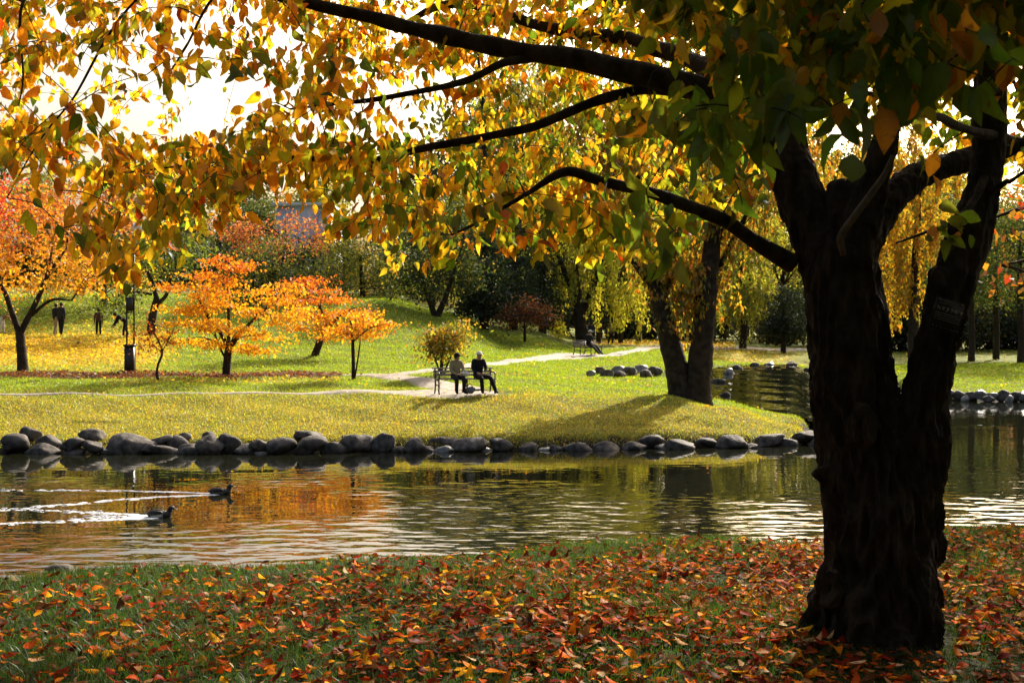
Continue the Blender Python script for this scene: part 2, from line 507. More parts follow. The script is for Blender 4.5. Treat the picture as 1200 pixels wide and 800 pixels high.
# keep cells whose centre lies in a slightly grown outline
i = (np.arange(g.shape[0] - 1)[:, None] * 100 + np.arange(99)[None]).ravel()
SQ = np.stack([i, i + 1, i + 101, i + 100], 1)
cen = SV[SQ].mean(1)
keep = np.zeros(len(SQ), bool)
for ox, oy in ((0, 0), (.5, 0), (-.5, 0), (0, .5), (0, -.5)):
    keep |= in_poly(cen[:, 0] + ox, cen[:, 1] + oy, STREAM_W)
tag(link('stream', mesh_np('stream', SV, [SQ[keep]], M_STREAM, smooth=True)), kind='structure')

# ---------------------------------------------------------------- paths
def path_strip(name, pts, wid, z=.035):
    c = spline([[(a - 600) / F * d, d, ww] for (a, d), ww in zip(pts, wid)], 160)
    t = unit(np.gradient(c[:, :2], axis=0))
    nrm = np.stack([-t[:, 1], t[:, 0]], 1)
    k = np.linspace(-.5, .5, 9)
    wob = 1 + .08 * np.sin(np.arange(len(c)) * .9) + .05 * np.sin(np.arange(len(c)) * 2.3)
    X = c[:, None, :2] + nrm[:, None] * (k[None, :, None] * c[:, None, 2:3] * wob[:, None, None])
    Z = terrain(X[..., 0], X[..., 1]) + z * (1 - (2 * np.abs(k[None])) ** 4)
    Vv = np.concatenate([X, Z[..., None]], -1).reshape(-1, 3)
    n = 9
    i = (np.arange(len(c) - 1)[:, None] * n + np.arange(n - 1)[None]).ravel()
    o = link(name, mesh_np(name, Vv, [np.stack([i, i + n, i + n + 1, i + 1], 1)], M_PATH, smooth=True))
    return tag(o, kind='structure')
PATHS = [
    ('path', [(-500, 37.9), (0, 37.5), (200, 37.4), (350, 37.6), (450, 37.7), (530, 37.6), (584, 37.6)], [.38, .38, .38, .5, 1.0, 1.7, 1.2]),
    ('path', [(300, 45.2), (380, 44.8), (430, 44.5), (470, 44.2), (540, 48), (600, 55), (650, 63), (690, 67.5), (722, 68.5)], [.2, .35, .6, .95, .95, 1.1, 1.9, 4.0, 2.2]),
    ('path', [(450, 44.2), (490, 42), (520, 39.6), (545, 38.2)], [.8, 1.1, 1.4, 1.6]),
    ('path', [(722, 69), (780, 82), (850, 92), (900, 94), (990, 97)], [1.2, 2, 4, 4, 4]),
]
for j, (nm, pp, ww) in enumerate(PATHS):
    path_strip(nm, pp, ww, .05 + .006 * j)
def on_path(X, Y):
    hit = np.zeros(X.shape, bool)
    for nm, pp, ww in PATHS:
        c = spline([[(a - 600) / F * d, d, q] for (a, d), q in zip(pp, ww)], 90)
        for q in c:
            hit |= (X - q[0]) ** 2 + (Y - q[1]) ** 2 < (q[2] * .41) ** 2
    return hit

# ---------------------------------------------------------------- leaf geometry
def leaves_fine(pos, axis, nrm, L, ratio, col, fold=.45, curl=.42, rng=RNG):
    """pointed oval leaves folded along the midrib, 11 vertices and 12 triangles each"""
    n = len(pos)
    axis = unit(axis); nrm = unit(nrm - axis * (nrm * axis).sum(1, keepdims=True)); side = np.cross(axis, nrm)
    ts = np.array([0, .22, .5, .78, 1.0]); ws = np.array([0, .78, 1.0, .58, 0])
    fo = fold * (1 + .6 * rng.normal(size=n)); cu = curl * (1 + .8 * rng.normal(size=n)); tw = .25 * rng.normal(size=n)
    out, cols = [], []
    ratio = np.broadcast_to(np.asarray(ratio, float), (n,))
    def pt(t, wd):
        s = wd * ratio * .5
        h = -cu * (t - .15) ** 2 + np.abs(s) * fo + tw * s * t
        return pos + L[:, None] * (axis * t + nrm * h[:, None] + side * s[:, None])
    for k in range(5):
        out.append(pt(ts[k], np.zeros(n))); cols.append(col * 1.06)
    edge = np.array([1.0, .86, .75])
    for sgn in (-1, 1):
        for k in (1, 2, 3):
            out.append(pt(ts[k], sgn * ws[k] * np.ones(n))); cols.append(col * edge)
    Vv = np.stack(out, 1).reshape(-1, 3); Cc = np.stack(cols, 1).reshape(-1, 3)
    tri = []
    for o, f in ((5, 0), (8, 1)):
        l1, l2, l3 = o, o + 1, o + 2
        tt = [[0, 1, l1], [1, 2, l2], [1, l2, l1], [2, 3, l3], [2, l3, l2], [3, 4, l3]]
        tri += [t[::-1] if f else t for t in tt]
    T = (np.arange(n)[:, None, None] * 11 + np.array(tri)[None]).reshape(-1, 3)
    return Vv, T, Cc

def leaves_quad(pos, axis, nrm, L, ratio, col):
    axis = unit(axis); nrm = unit(nrm - axis * (nrm * axis).sum(1, keepdims=True)); side = np.cross(axis, nrm)
    L = L[:, None]; ratio = np.broadcast_to(np.asarray(ratio, float), (len(pos),))[:, None]
    Vv = np.stack([pos, pos + L * (.45 * axis + .5 * ratio * side + .08 * nrm), pos + L * axis, pos + L * (.45 * axis - .5 * ratio * side + .08 * nrm)], 1).reshape(-1, 3)
    Q = np.arange(len(pos) * 4).reshape(-1, 4)
    return Vv, Q, np.repeat(col, 4, 0)

def pick(palette, n, rng, jit=.18):
    w = np.array([p[0] for p in palette], float); w /= w.sum()
    c = np.array([p[1] for p in palette], float)[rng.choice(len(w), n, p=w)]
    return np.clip(c * (1 + jit * rng.normal(size=(n, 1))) * (1 + .08 * rng.normal(size=(n, 3))), .004, .8)

YEL, ORA, YGR, GRN, RED = (.78, .47, .03), (.55, .21, .02), (.36, .38, .03), (.10, .19, .022), (.46, .07, .015)

# ---------------------------------------------------------------- far trees
def add_branches(mb, paths, seg=8, rng=None):
    for pts, rr in paths:
        n = max(8, len(pts) * 5)
        c = spline([list(p) + [r] for p, r in zip(pts, rr)], n)
        mb.tube(c[:, :3], np.maximum(c[:, 3], .004), seg, jit=.04, rng=rng)

def make_crown(ells, n, leaf, palfn, style, rng, spread):
    """ells: list of centre(3), radii(3). returns verts, quads, colours, clump centres"""
    ell_c = np.array([e[0] for e in ells]); ell_r = np.array([e[1] for e in ells])
    wt = (ell_r[:, 0] * ell_r[:, 2]); wt = wt / wt.sum()
    per = {'weep': 46, 'layer': 40}.get(style, 34)
    nc = max(6, n // per)
    e = rng.choice(len(ells), nc, p=wt)
    u = unit(rng.normal(size=(nc, 3))) * (rng.random((nc, 1)) ** .42)
    cc = ell_c[e] + u * ell_r[e]
    k = rng.integers(0, nc, n)
    if style == 'weep':
        ln = spread * (.5 + rng.random(nc)) * 3.0
        t = rng.random(n)
        pos = cc[k] + np.stack([rng.normal(size=n) * .10, rng.normal(size=n) * .10, -t * ln[k]], 1)
        sway = rng.normal(size=(nc, 2)) * .25
        pos[:, :2] += sway[k] * (t ** 2)[:, None]
        ax = np.stack([rng.normal(size=n) * .45, rng.normal(size=n) * .45, -np.ones(n)], 1)
        ratio = .46
    else:
        sz = spread * (.22 if style == 'layer' else .62)
        pos = cc[k] + rng.normal(size=(n, 3)) * np.array([spread, spread, sz]) * (.6 + .8 * rng.random(nc))[k][:, None]
        ax = rng.normal(size=(n, 3)); ax[:, 2] -= .5
        ratio = .7
    nr = rng.normal(size=(n, 3)); nr[:, 2] += .5
    zl, zh = pos[:, 2].min(), pos[:, 2].max()
    cb = rng.normal(size=nc)          # some sprays are further turned than others
    col = palfn((pos[:, 2] - zl) / (zh - zl + 1e-6), cb[k], n, rng)
    L = leaf * (.7 + .6 * rng.random(n))
    Vv, Q, C = leaves_quad(pos, ax, nr, L, ratio, col)
    return Vv, Q, C, cc

def flat(*pal, jit=.2):
    return lambda h, c, n, rng: pick(pal, n, rng, jit) * (1 + .16 * np.clip(c, -2, 2))[:, None]

def grad(lo, hi, mid=.5, wdt=.25):
    def f(h, c, n, rng):
        k = 1 / (1 + np.exp(-((h - mid) / wdt * 2 + .8 * c + .5 * rng.normal(size=n))))
        a, b2 = pick(lo, n, rng), pick(hi, n, rng)
        return a * (1 - k)[:, None] + b2 * k[:, None]
    return f

def far_tree(name, label, base, d, trunk, ells, n, leaf, palfn, style='clump', cat='tree', group=None, seed=1, spread=.35, twigs=14, depth=1.0, barkm=None):
    """trunk: list of (list of (px,py), list of radii m); ells: (px,py,rx px,ry px[, depth offset m])"""
    rng = np.random.default_rng(seed)
    s = d / F
    b0 = on_ground(base, d)
    root = thing(name, label, cat, b0, group=group)
    E = []
    for e in ells:
        c = P(e[0], e[1], d); c[1] += (e[4] if len(e) > 4 else 0)
        E.append((c, np.array([e[2] * s, e[2] * s * depth, e[3] * s])))
    if style == 'weep': n = int(n * 2.2); leaf *= 1.25
    Vv, Q, C, cc = make_crown(E, n, leaf, palfn, style, rng, spread)
    tb = MB()
    paths = []
    ends = []
    for j, (pts, rr) in enumerate(trunk):
        w3 = [P(a, b_, d) for a, b_ in pts]
        if j == 0 or pts[0][0] is None or abs(w3[0][2] - b0[2]) < .6:
            w3[0] = w3[0].copy(); w3[0][2] = TH(w3[0][0], w3[0][1]) - .12
        if j:
            off = rng.normal() * .5
            for q in range(1, len(w3)):
                w3[q][1] += off * q / (len(w3) - 1)
        paths.append((w3, rr)); ends += w3[max(1, len(w3) // 2):]
    add_branches(tb, paths, 9, rng)
    ends = np.array(ends)
    for q in rng.choice(len(cc), min(twigs, len(cc)), replace=False):
        i = np.argmin(np.linalg.norm(ends - cc[q], axis=1) + .6 * np.maximum(ends[:, 2] - cc[q][2], 0))
        mid = (ends[i] + cc[q]) / 2 + np.array([0, 0, .12 * np.linalg.norm(ends[i] - cc[q])])
        r0 = .018 + .008 * np.linalg.norm(ends[i] - cc[q])
        c = spline([ends[i], mid, cc[q]], 7)
        tb.tube(c, np.linspace(r0, .008, 7), 5, cap=False)
    tb.build('trunk', barkm or M_FBARK, root, True, b0)
    link('crown', mesh_np('crown', Vv - b0, [Q], M_FAR, C), root)
    return root

# ---------------------------------------------------------------- building and lamp beyond the park
def building():
    d = 118.0
    s = d / F
    root = thing('park_hall', 'blue grey flat roofed hall showing between the trees on the hill', 'building', on_ground(354, d))
    wpx, h = 60 * s, EYE - (242 - HOR) * s - on_ground(352, d)[2]
    dep = 12
    mw = simple('grey_cladding', (.54, .57, .66), (.48, .51, .60), .6, .6)
    mr = simple('roof_edge', (.7, .72, .74), (.55, .58, .6), 2, .5)
    mg = simple('dark_glass', (.02, .025, .03), (.03, .04, .05), 2, .08)
    b = MB(); b.box((0, dep / 2, h / 2), (wpx, dep, h)); wall = b.build('wall', mw, root)
    b = MB(); b.box((0, dep / 2, h + .17), (wpx + .7, dep + .7, .34)); b.build('roof', mr, root)
    for k in range(5):
        x = -wpx / 2 + (k + .5) * wpx / 5
        b = MB(); b.box((x, -.03, h * .42), (wpx / 5 * .62, .08, 1.9)); wd = b.build('window', mg, root)
        b = MB()
        for dx in (-.31, .31, 0): b.box((x + dx * wpx / 5, -.07, h * .42), (.08, .09, 2.0))
        for dz in (-.97, .97): b.box((x, -.072, h * .42 + dz), (wpx / 5 * .62 + .16, .1, .1))
        b.build('frame', mr, wd)
building()
b = MB(); g0 = on_ground(412, 100)
pz = [P(412, y, 100) for y in (265, 300)]
b.tube([[g0[0], g0[1], g0[2] - .3], [pz[1][0], 100, pz[1][2]], [pz[0][0], 100, pz[0][2]]], [.06, .05, .045], 10)
o = b.build('white_pole', simple('white_paint', (.8, .8, .8), (.7, .7, .7), 3, .4), smooth=True)
tag(o, 'tall white pole standing beside the grey hall', 'pole')

# ---------------------------------------------------------------- the trees across the pond
def z2(*p): return list(p)
far_tree('maple_tree', 'red and yellow maple with forked black trunk at far left of the lawn', 25, 46.5,
    [([(27, 437), (25, 410), (23, 388)], [.22, .19, .17]),
     ([(23, 392), (14, 362), (4, 335), (-20, 300)], [.13, .11, .08, .04]),
     ([(23, 392), (32, 375), (45, 350), (58, 322), (80, 290)], [.13, .12, .10, .08, .03]),
     ([(34, 372), (60, 352), (85, 352)], [.07, .06, .03]), ([(42, 355), (50, 320), (52, 280)], [.08, .06, .03])],
    [(20, 300, 60, 50), (95, 300, 42, 40), (-50, 300, 70, 60), (50, 250, 70, 42), (110, 330, 35, 24), (-10, 345, 35, 18)], 6000, .14,
    grad([(3, (.74, .42, .03)), (1, ORA)], [(2, (.50, .13, .02)), (2.5, ORA), (1.2, (.30, .07, .02)), (1.2, (.6, .34, .04))], .42, .25), 'clump', seed=3, spread=.42)
far_tree('maple_tree', 'wide layered maple flaming orange in the middle of the lawn', 265, 44.5,
    [([(265, 447), (266, 425), (268, 405)], [.17, .15, .14]), ([(268, 408), (258, 390), (240, 365), (225, 335)], [.09, .07, .05, .02]),
     ([(267, 412), (280, 392), (300, 370), (330, 345)], [.10, .07, .05, .02]), ([(268, 405), (266, 370), (262, 320)], [.08, .06, .02]),
     ([(264, 420), (254, 400), (248, 380)], [.04, .035, .02])],
    [(255, 306, 26, 7), (285, 312, 16, 7), (228, 322, 24, 7), (204, 338, 18, 7), (272, 330, 26, 7), (300, 342, 22, 6), (322, 352, 24, 6), (342, 338, 16, 7), (244, 342, 26, 8), (200, 358, 20, 7), (226, 364, 22, 6), (262, 358, 26, 8), (292, 366, 20, 7), (330, 374, 22, 7), (352, 362, 12, 5), (212, 380, 24, 6), (250, 382, 26, 7), (286, 388, 24, 6), (318, 394, 24, 6), (228, 400, 22, 5), (262, 404, 18, 5), (300, 410, 20, 5), (192, 392, 10, 5)], 7600, .115,
    grad([(4, (.80, .46, .02)), (2, (.74, .34, .02))], [(3, (.66, .17, .015)), (1.5, (.72, .28, .015)), (.7, (.55, .09, .015))], .70, .16), 'layer', seed=4, spread=.30, twigs=34)
far_tree('maple_tree', 'smaller orange maple with leaning trunk behind the slim sapling', 372, 53,
    [([(368, 410), (376, 397), (384, 380)], [.18, .16, .13]), ([(384, 384), (375, 362), (362, 345)], [.1, .06, .02]), ([(384, 384), (398, 370), (415, 360)], [.08, .05, .02])],
    [(362, 330, 14, 6), (372, 342, 22, 6), (345, 352, 20, 6), (395, 350, 20, 6), (412, 366, 26, 6), (352, 370, 24, 6), (380, 372, 22, 6), (388, 384, 28, 6), (350, 386, 16, 5)], 3000, .13,
    grad([(3, (.74, .38, .02)), (2, (.68, .27, .02))], [(3, (.62, .16, .015)), (1, (.46, .08, .015))], .5, .2), 'layer', seed=5, spread=.36)
far_tree('maple_sapling', 'slim young maple with thin upright trunk and low orange leaves', 414, 43,
    [([(414, 452), (414, 425), (413, 392), (410, 372)], [.075, .07, .055, .02]), ([(415, 430), (422, 408), (424, 390)], [.03, .025, .012]),
     ([(414, 400), (435, 385), (455, 380)], [.03, .02, .01])],
    [(405, 386, 22, 5), (436, 380, 20, 5), (390, 394, 18, 4), (422, 370, 16, 5), (456, 381, 14, 3), (425, 392, 18, 4)], 1600, .115,
    flat((3, (.74, .38, .02)), (2, (.66, .24, .015)), (1, YEL)), 'layer', seed=6, spread=.3, twigs=10)
far_tree('maple_sapling', 'crooked bare thin sapling with few orange leaves beside the lamp post', 187, 42.5,
    [([(187, 454), (184, 440), (185, 428), (190, 412), (184, 396), (176, 380)], [.05, .05, .045, .04, .025, .012]), ([(189, 414), (198, 398), (205, 385)], [.022, .015, .01])],
    [(180, 388, 16, 10), (172, 405, 10, 14), (200, 395, 14, 8), (170, 432, 5, 8)], 330, .11,
    flat((3, (.55, .2, .02)), (1, RED), (1, (.3, .14, .04))), 'clump', seed=7, spread=.3, twigs=5)
far_tree('small_tree', 'low rounded yellow green bush growing right behind the seated couple', 519, 43.2,
    [([(517, 437), (518, 420), (520, 400)], [.07, .06, .03]), ([(518, 425), (505, 405), (500, 390)], [.04, .03, .01]), ([(518, 422), (533, 405), (540, 388)], [.04, .03, .01])],
    [(521, 398, 20, 16), (506, 406, 13, 10), (537, 388, 12, 9), (520, 416, 13, 9), (545, 381, 6, 4)], 2400, .12,
    flat((3, (.36, .30, .04)), (2, (.45, .24, .03)), (2, (.14, .17, .03))), 'clump', seed=8, spread=.24, twigs=10, cat='bush')
far_tree('dark_tree', 'dark crooked tree with sparse green leaves behind the lamp post', 177, 63,
    [([(177, 388), (179, 370), (184, 350)], [.26, .22, .19]), ([(184, 352), (176, 325), (160, 300), (150, 280)], [.14, .1, .07, .03]), ([(181, 360), (196, 345), (202, 325), (215, 300)], [.13, .1, .08, .04]), ([(178, 345), (160, 342), (140, 345)], [.07, .05, .03])],
    [(190, 320, 38, 24), (150, 342, 28, 12), (222, 296, 36, 22), (128, 357, 22, 10), (160, 290, 30, 20), (150, 368, 20, 8)], 3600, .16,
    flat((3, (.06, .10, .02)), (2, (.12, .16, .03)), (1, (.2, .22, .03))), 'clump', seed=9, spread=.45)
far_tree('dark_tree', 'dark green bushy tree behind the big orange maple', 325, 74,
    [([(322, 372), (322, 345), (320, 310)], [.25, .2, .1])],
    [(325, 305, 45, 32), (292, 325, 35, 24), (350, 330, 35, 24), (310, 350, 42, 18), (265, 345, 30, 18)], 6000, .17,
    flat((3, (.05, .08, .018)), (2, (.10, .13, .03)), (1.2, (.32, .28, .04))), 'clump', seed=10, spread=.5)
far_tree('olive_tree', 'olive green tree with glinting leaves right of the grey hall', 425, 78,
    [([(425, 368), (425, 340), (422, 300)], [.22, .18, .08])],
    [(405, 300, 34, 30), (440, 310, 34, 30), (425, 335, 45, 22), (470, 330, 30, 24), (392, 325, 22, 20)], 6000, .17,
    flat((3, (.15, .19, .03)), (2, (.08, .11, .025)), (2, (.42, .38, .05))), 'clump', seed=12, spread=.5)
far_tree('olive_tree', 'narrow dull green tree filling the gap at the right end of the grey hall', 404, 96,
    [([(404, 352), (404, 330), (403, 290)], [.2, .16, .06])],
    [(404, 300, 20, 30), (410, 325, 22, 18), (398, 275, 14, 14)], 3000, .2,
    flat((3, (.09, .12, .03)), (1, (.24, .22, .04))), 'clump', seed=63, spread=.5)
far_tree('red_tree', 'pinkish red tree glowing in front of the grey hall', 325, 92,
    [([(330, 358), (330, 320), (335, 280)], [.2, .16, .06])],
    [(350, 262, 36, 16), (300, 280, 36, 18), (325, 292, 40, 14), (275, 270, 26, 16), (375, 285, 20, 12)], 3600, .2,
    flat((2, (.45, .11, .06)), (2, (.42, .2, .05)), (1, (.3, .16, .05))), 'clump', seed=13, spread=.55)
far_tree('red_tree', 'hazy red tree beyond the lawn above the walking couple', 92, 76,
    [([(95, 362), (95, 330), (92, 290)], [.24, .18, .08])],
    [(95, 255, 60, 36), (60, 235, 40, 26), (140, 270, 35, 28), (120, 230, 36, 20), (95, 295, 60, 25)], 5500, .18,
    flat((3, (.40, .12, .05)), (2, (.38, .2, .05)), (1, (.5, .3, .04))), 'clump', seed=14, spread=.55)
far_tree('red_tree', 'bright scarlet tree at the far left edge behind the maple', -5, 66,
    [([(-6, 380), (-6, 330), (-5, 250)], [.26, .2, .08])],
    [(0, 232, 32, 32), (-40, 260, 50, 60)], 4000, .18,
    flat((3, (.55, .05, .03)), (1, (.5, .12, .03))), 'clump', seed=15, spread=.5)
far_tree('yellow_tree', 'golden yellow tree on the slope between maple and lamp post', 125, 72,
    [([(122, 362), (122, 345), (124, 310)], [.2, .16, .08])],
    [(122, 312, 42, 25), (85, 325, 34, 20), (155, 318, 30, 22), (50, 335, 30, 12)], 4600, .16,
    flat((4, (.60, .42, .04)), (1, (.55, .28, .03)), (1, (.32, .30, .03))), 'clump', seed=16, spread=.45)
far_tree('dark_tree', 'dark bushy tree with V shaped trunk on the shaded slope', 512, 72,
    [([(512, 387), (511, 372)], [.34, .30]), ([(511, 376), (503, 352), (492, 322), (480, 290)], [.2, .16, .1, .05]), ([(511, 376), (521, 352), (532, 320), (545, 280)], [.2, .17, .1, .05])],
    [(512, 300, 45, 34), (480, 325, 30, 22), (545, 320, 28, 24), (515, 255, 45, 32), (505, 345, 26, 12)], 6500, .18,
    flat((3, (.035, .06, .015)), (2, (.07, .10, .02)), (.6, (.26, .22, .03))), 'clump', seed=17, spread=.55)
for k, (px, d, top, lab) in enumerate([(568, 76, 250, 'dark conifer with low skirts, left of three above the shaded path'),
                                       (602, 82, 225, 'dark conifer in the middle of three above the shaded path'),
                                       (636, 88, 215, 'dark conifer, right of three, next to the weeping willow')]):
    ybase = HOR + (EYE - on_ground(px, d)[2]) * F / d
    el = []
    for q in range(8):
        yy = ybase - 22 - (ybase - 22 - top) * q / 7.5
        el.append((px, yy, 34 * (1 - q / 8.6), 10))
    far_tree('conifer', lab, px, d, [([(px, ybase), (px, ybase - 50), (px, top)], [.3, .25, .05])], el, 6500, .2,
             flat((3, (.018, .035, .014)), (1, (.03, .045, .016))), 'layer', seed=20 + k, spread=.6, group='conifers above the shaded path')
far_tree('shrub', 'rusty red brown shrub under the dark conifers', 615, 74,
    [([(615, 402), (615, 385), (614, 365)], [.1, .08, .03])],
    [(615, 362, 22, 14), (600, 372, 16, 12), (632, 370, 16, 12)], 2000, .17, flat((3, (.13, .04, .02)), (1, (.2, .08, .02)), (2, (.06, .045, .02))), 'clump', seed=24, spread=.4, cat='shrub')
far_tree('weeping_willow', 'pale yellow green weeping willow behind the man on the distant bench', 683, 88,
    [([(684, 404), (681, 385), (677, 350), (672, 300)], [.55, .48, .4, .2]), ([(680, 375), (700, 320), (715, 250)], [.25, .2, .1]), ([(677, 350), (655, 300), (645, 240)], [.25, .2, .1])],
    [(662, 318, 18, 26), (720, 330, 42, 34), (700, 262, 70, 40), (745, 345, 26, 28), (690, 190, 85, 60), (740, 230, 60, 60), (650, 380, 12, 14), (640, 250, 30, 40)], 15000, .19,
    flat((4, (.50, .50, .05)), (2, (.32, .37, .04)), (1, (.58, .52, .06))), 'weep', seed=25, spread=.62)
for k, (px, top, lab) in enumerate([(701, 340, 'thin bare trunk just right of the man on the distant bench'), (727, 350, 'thin bare trunk between the strolling figure and the willow curtain'), (748, 350, 'thin bare trunk beneath the right side of the willow')]):
    far_tree('thin_tree', lab, px, 92, [([(px, 402), (px + 1, 380), (px - 2, top), (px - 4, top - 60)], [.2, .17, .14, .06])],
             [(px, top - 60, 22, 20)], 700, .2, flat((2, (.12, .15, .03)), (1, (.3, .28, .04))), 'clump', seed=30 + k, spread=.5, twigs=6)
far_tree('twin_trunk_tree', 'tall tree with two thick leaning trunks standing on the grassy point', 808, 39.0,
    [([(800, 473), (797, 450), (788, 412), (776, 365), (764, 310), (748, 220), (738, 120)], [.56, .43, .36, .32, .26, .17, .06]),
     ([(815, 473), (817, 450), (821, 405), (826, 350), (832, 290), (846, 200), (856, 110)], [.58, .45, .38, .34, .28, .17, .06]),
     ([(774, 360), (790, 310), (800, 240)], [.14, .1, .05]), ([(832, 330), (860, 280), (890, 220)], [.14, .1, .05]), ([(760, 330), (735, 300), (700, 260)], [.12, .08, .04])],
    [(800, 335, 36, 24), (835, 312, 26, 26), (778, 318, 26, 18), (770, 290, 40, 26), (812, 300, 40, 30), (720, 215, 75, 50), (850, 235, 70, 45), (790, 140, 140, 80), (690, 120, 90, 60), (900, 150, 80, 70)], 15000, .15,
    flat((3, (.48, .32, .03)), (2, (.50, .20, .02)), (3, (.30, .30, .04)), (2, (.14, .18, .03))), 'weep', seed=40, spread=.38, depth=.9, twigs=30)
far_tree('weeping_willow', 'yellow green weeping willow between the twin trunk tree and dark trunk', 872, 92,
    [([(870, 404), (872, 370), (868, 310)], [.3, .25, .12])],
    [(862, 345, 30, 26), (885, 330, 30, 24), (850, 310, 34, 30), (880, 270, 45, 35)], 6500, .2, flat((4, (.38, .38, .05)), (2, (.22, .26, .04))), 'weep', seed=41, spread=.55)
far_tree('clipped_pine', 'dark clipped pine with flat base beyond the stream', 918, 88,
    [([(918, 412), (918, 395), (918, 360)], [.2, .18, .08])],
    [(918, 376, 26, 18), (905, 385, 18, 10), (932, 384, 18, 11), (920, 350, 20, 14)], 5500, .17, flat((3, (.014, .022, .010)), (1, (.025, .035, .012))), 'clump', seed=42, spread=.35)
far_tree('weeping_willow', 'golden weeping willow seen between the two arms of the dark trunk', 1068, 66,
    [([(1072, 440), (1070, 400), (1072, 320), (1078, 220)], [.35, .3, .24, .1])],
    [(1065, 330, 34, 50), (1085, 270, 50, 50), (1040, 250, 50, 50), (1060, 180, 80, 60), (975, 230, 40, 70)], 9500, .18,
    flat((3, (.50, .34, .03)), (2, (.32, .30, .04)), (1, (.5, .22, .02))), 'weep', seed=43, spread=.5)
for k, (px, d, lab) in enumerate([(1112, 92, 'dark green park tree beyond the right lawn, just behind the sign'), (1138, 84, 'dark green park tree with straight trunk beyond the right lawn'),
                                  (1167, 88, 'dark green park tree near the right edge with slender trunk'), (1196, 80, 'dark green park tree at the right edge of the lawn'), (1240, 86, 'dark green park tree past the lawn corner')]):
    yb = HOR + (EYE - on_ground(px, d)[2]) * F / d
    far_tree('park_tree', lab, px, d, [([(px, yb), (px + 1, yb - 30), (px - 1, yb - 90), (px, yb - 150)], [.26, .22, .18, .06])],
             [(px, 320, 34, 30), (px - 14, 290, 32, 30), (px + 12, 260, 40, 34), (px + 4, 345, 28, 16)], 4300, .2,
             flat((3, (.045, .075, .02)), (2, (.09, .13, .03)), (1, (.16, .18, .04))), 'clump', seed=50 + k, spread=.6, group='trees beyond the right lawn')
far_tree('cherry_tree', 'orange leaved cherry reaching in from the right edge of the near bank', 1500, 15.5,
    [([(1500, 560), (1495, 450), (1480, 330), (1450, 200)], [.2, .17, .15, .1]), ([(1485, 350), (1400, 310), (1290, 290), (1180, 310)], [.08, .06, .04, .012]), ([(1470, 300), (1380, 240), (1260, 230), (1170, 255)], [.08, .06, .04, .012]), ([(1450, 200), (1430, 80), (1380, -40)], [.1, .08, .04]), ([(1450, 200), (1520, 100), (1600, 40)], [.1, .08, .04])],
    [(1190, 318, 42, 16), (1175, 352, 26, 12), (1185, 270, 36, 16), (1260, 290, 60, 60), (1380, 180, 180, 120), (1400, -60, 320, 170), (1230, 230, 50, 26)], 4200, .125,
    flat((3, (.52, .18, .02)), (2, (.48, .26, .03)), (1, (.2, .2, .03)), (1, RED)), 'layer', seed=60, spread=.33, twigs=40)
# tall pale trees that close the view behind
far_tree('tall_willow', 'tall pale green willow rising behind the middle of the park', 575, 100,
    [([(575, 378), (575, 300), (570, 180), (560, 60)], [.6, .5, .35, .1]), ([(573, 260), (620, 160), (640, 60)], [.25, .2, .06]), ([(573, 280), (555, 220), (548, 170)], [.25, .2, .06])],
    [(590, 160, 60, 60), (560, 230, 50, 40), (630, 190, 50, 60), (610, 100, 60, 50), (570, 270, 70, 40)], 11000, .24,
    flat((4, (.24, .27, .06)), (2, (.16, .20, .05)), (1, (.36, .34, .06))), 'weep', seed=61, spread=.8)
far_tree('tall_willow', 'tall light green willow towering behind the twin trunk tree', 760, 112,
    [([(760, 398), (760, 300), (765, 220), (768, 150)], [.6, .5, .35, .1])],
    [(760, 250, 80, 50), (700, 210, 60, 50), (830, 220, 70, 50), (760, 170, 60, 40)], 8000, .27,
    flat((4, (.24, .27, .05)), (2, (.15, .19, .05)), (1, (.38, .3, .05))), 'weep', seed=62, spread=.8)

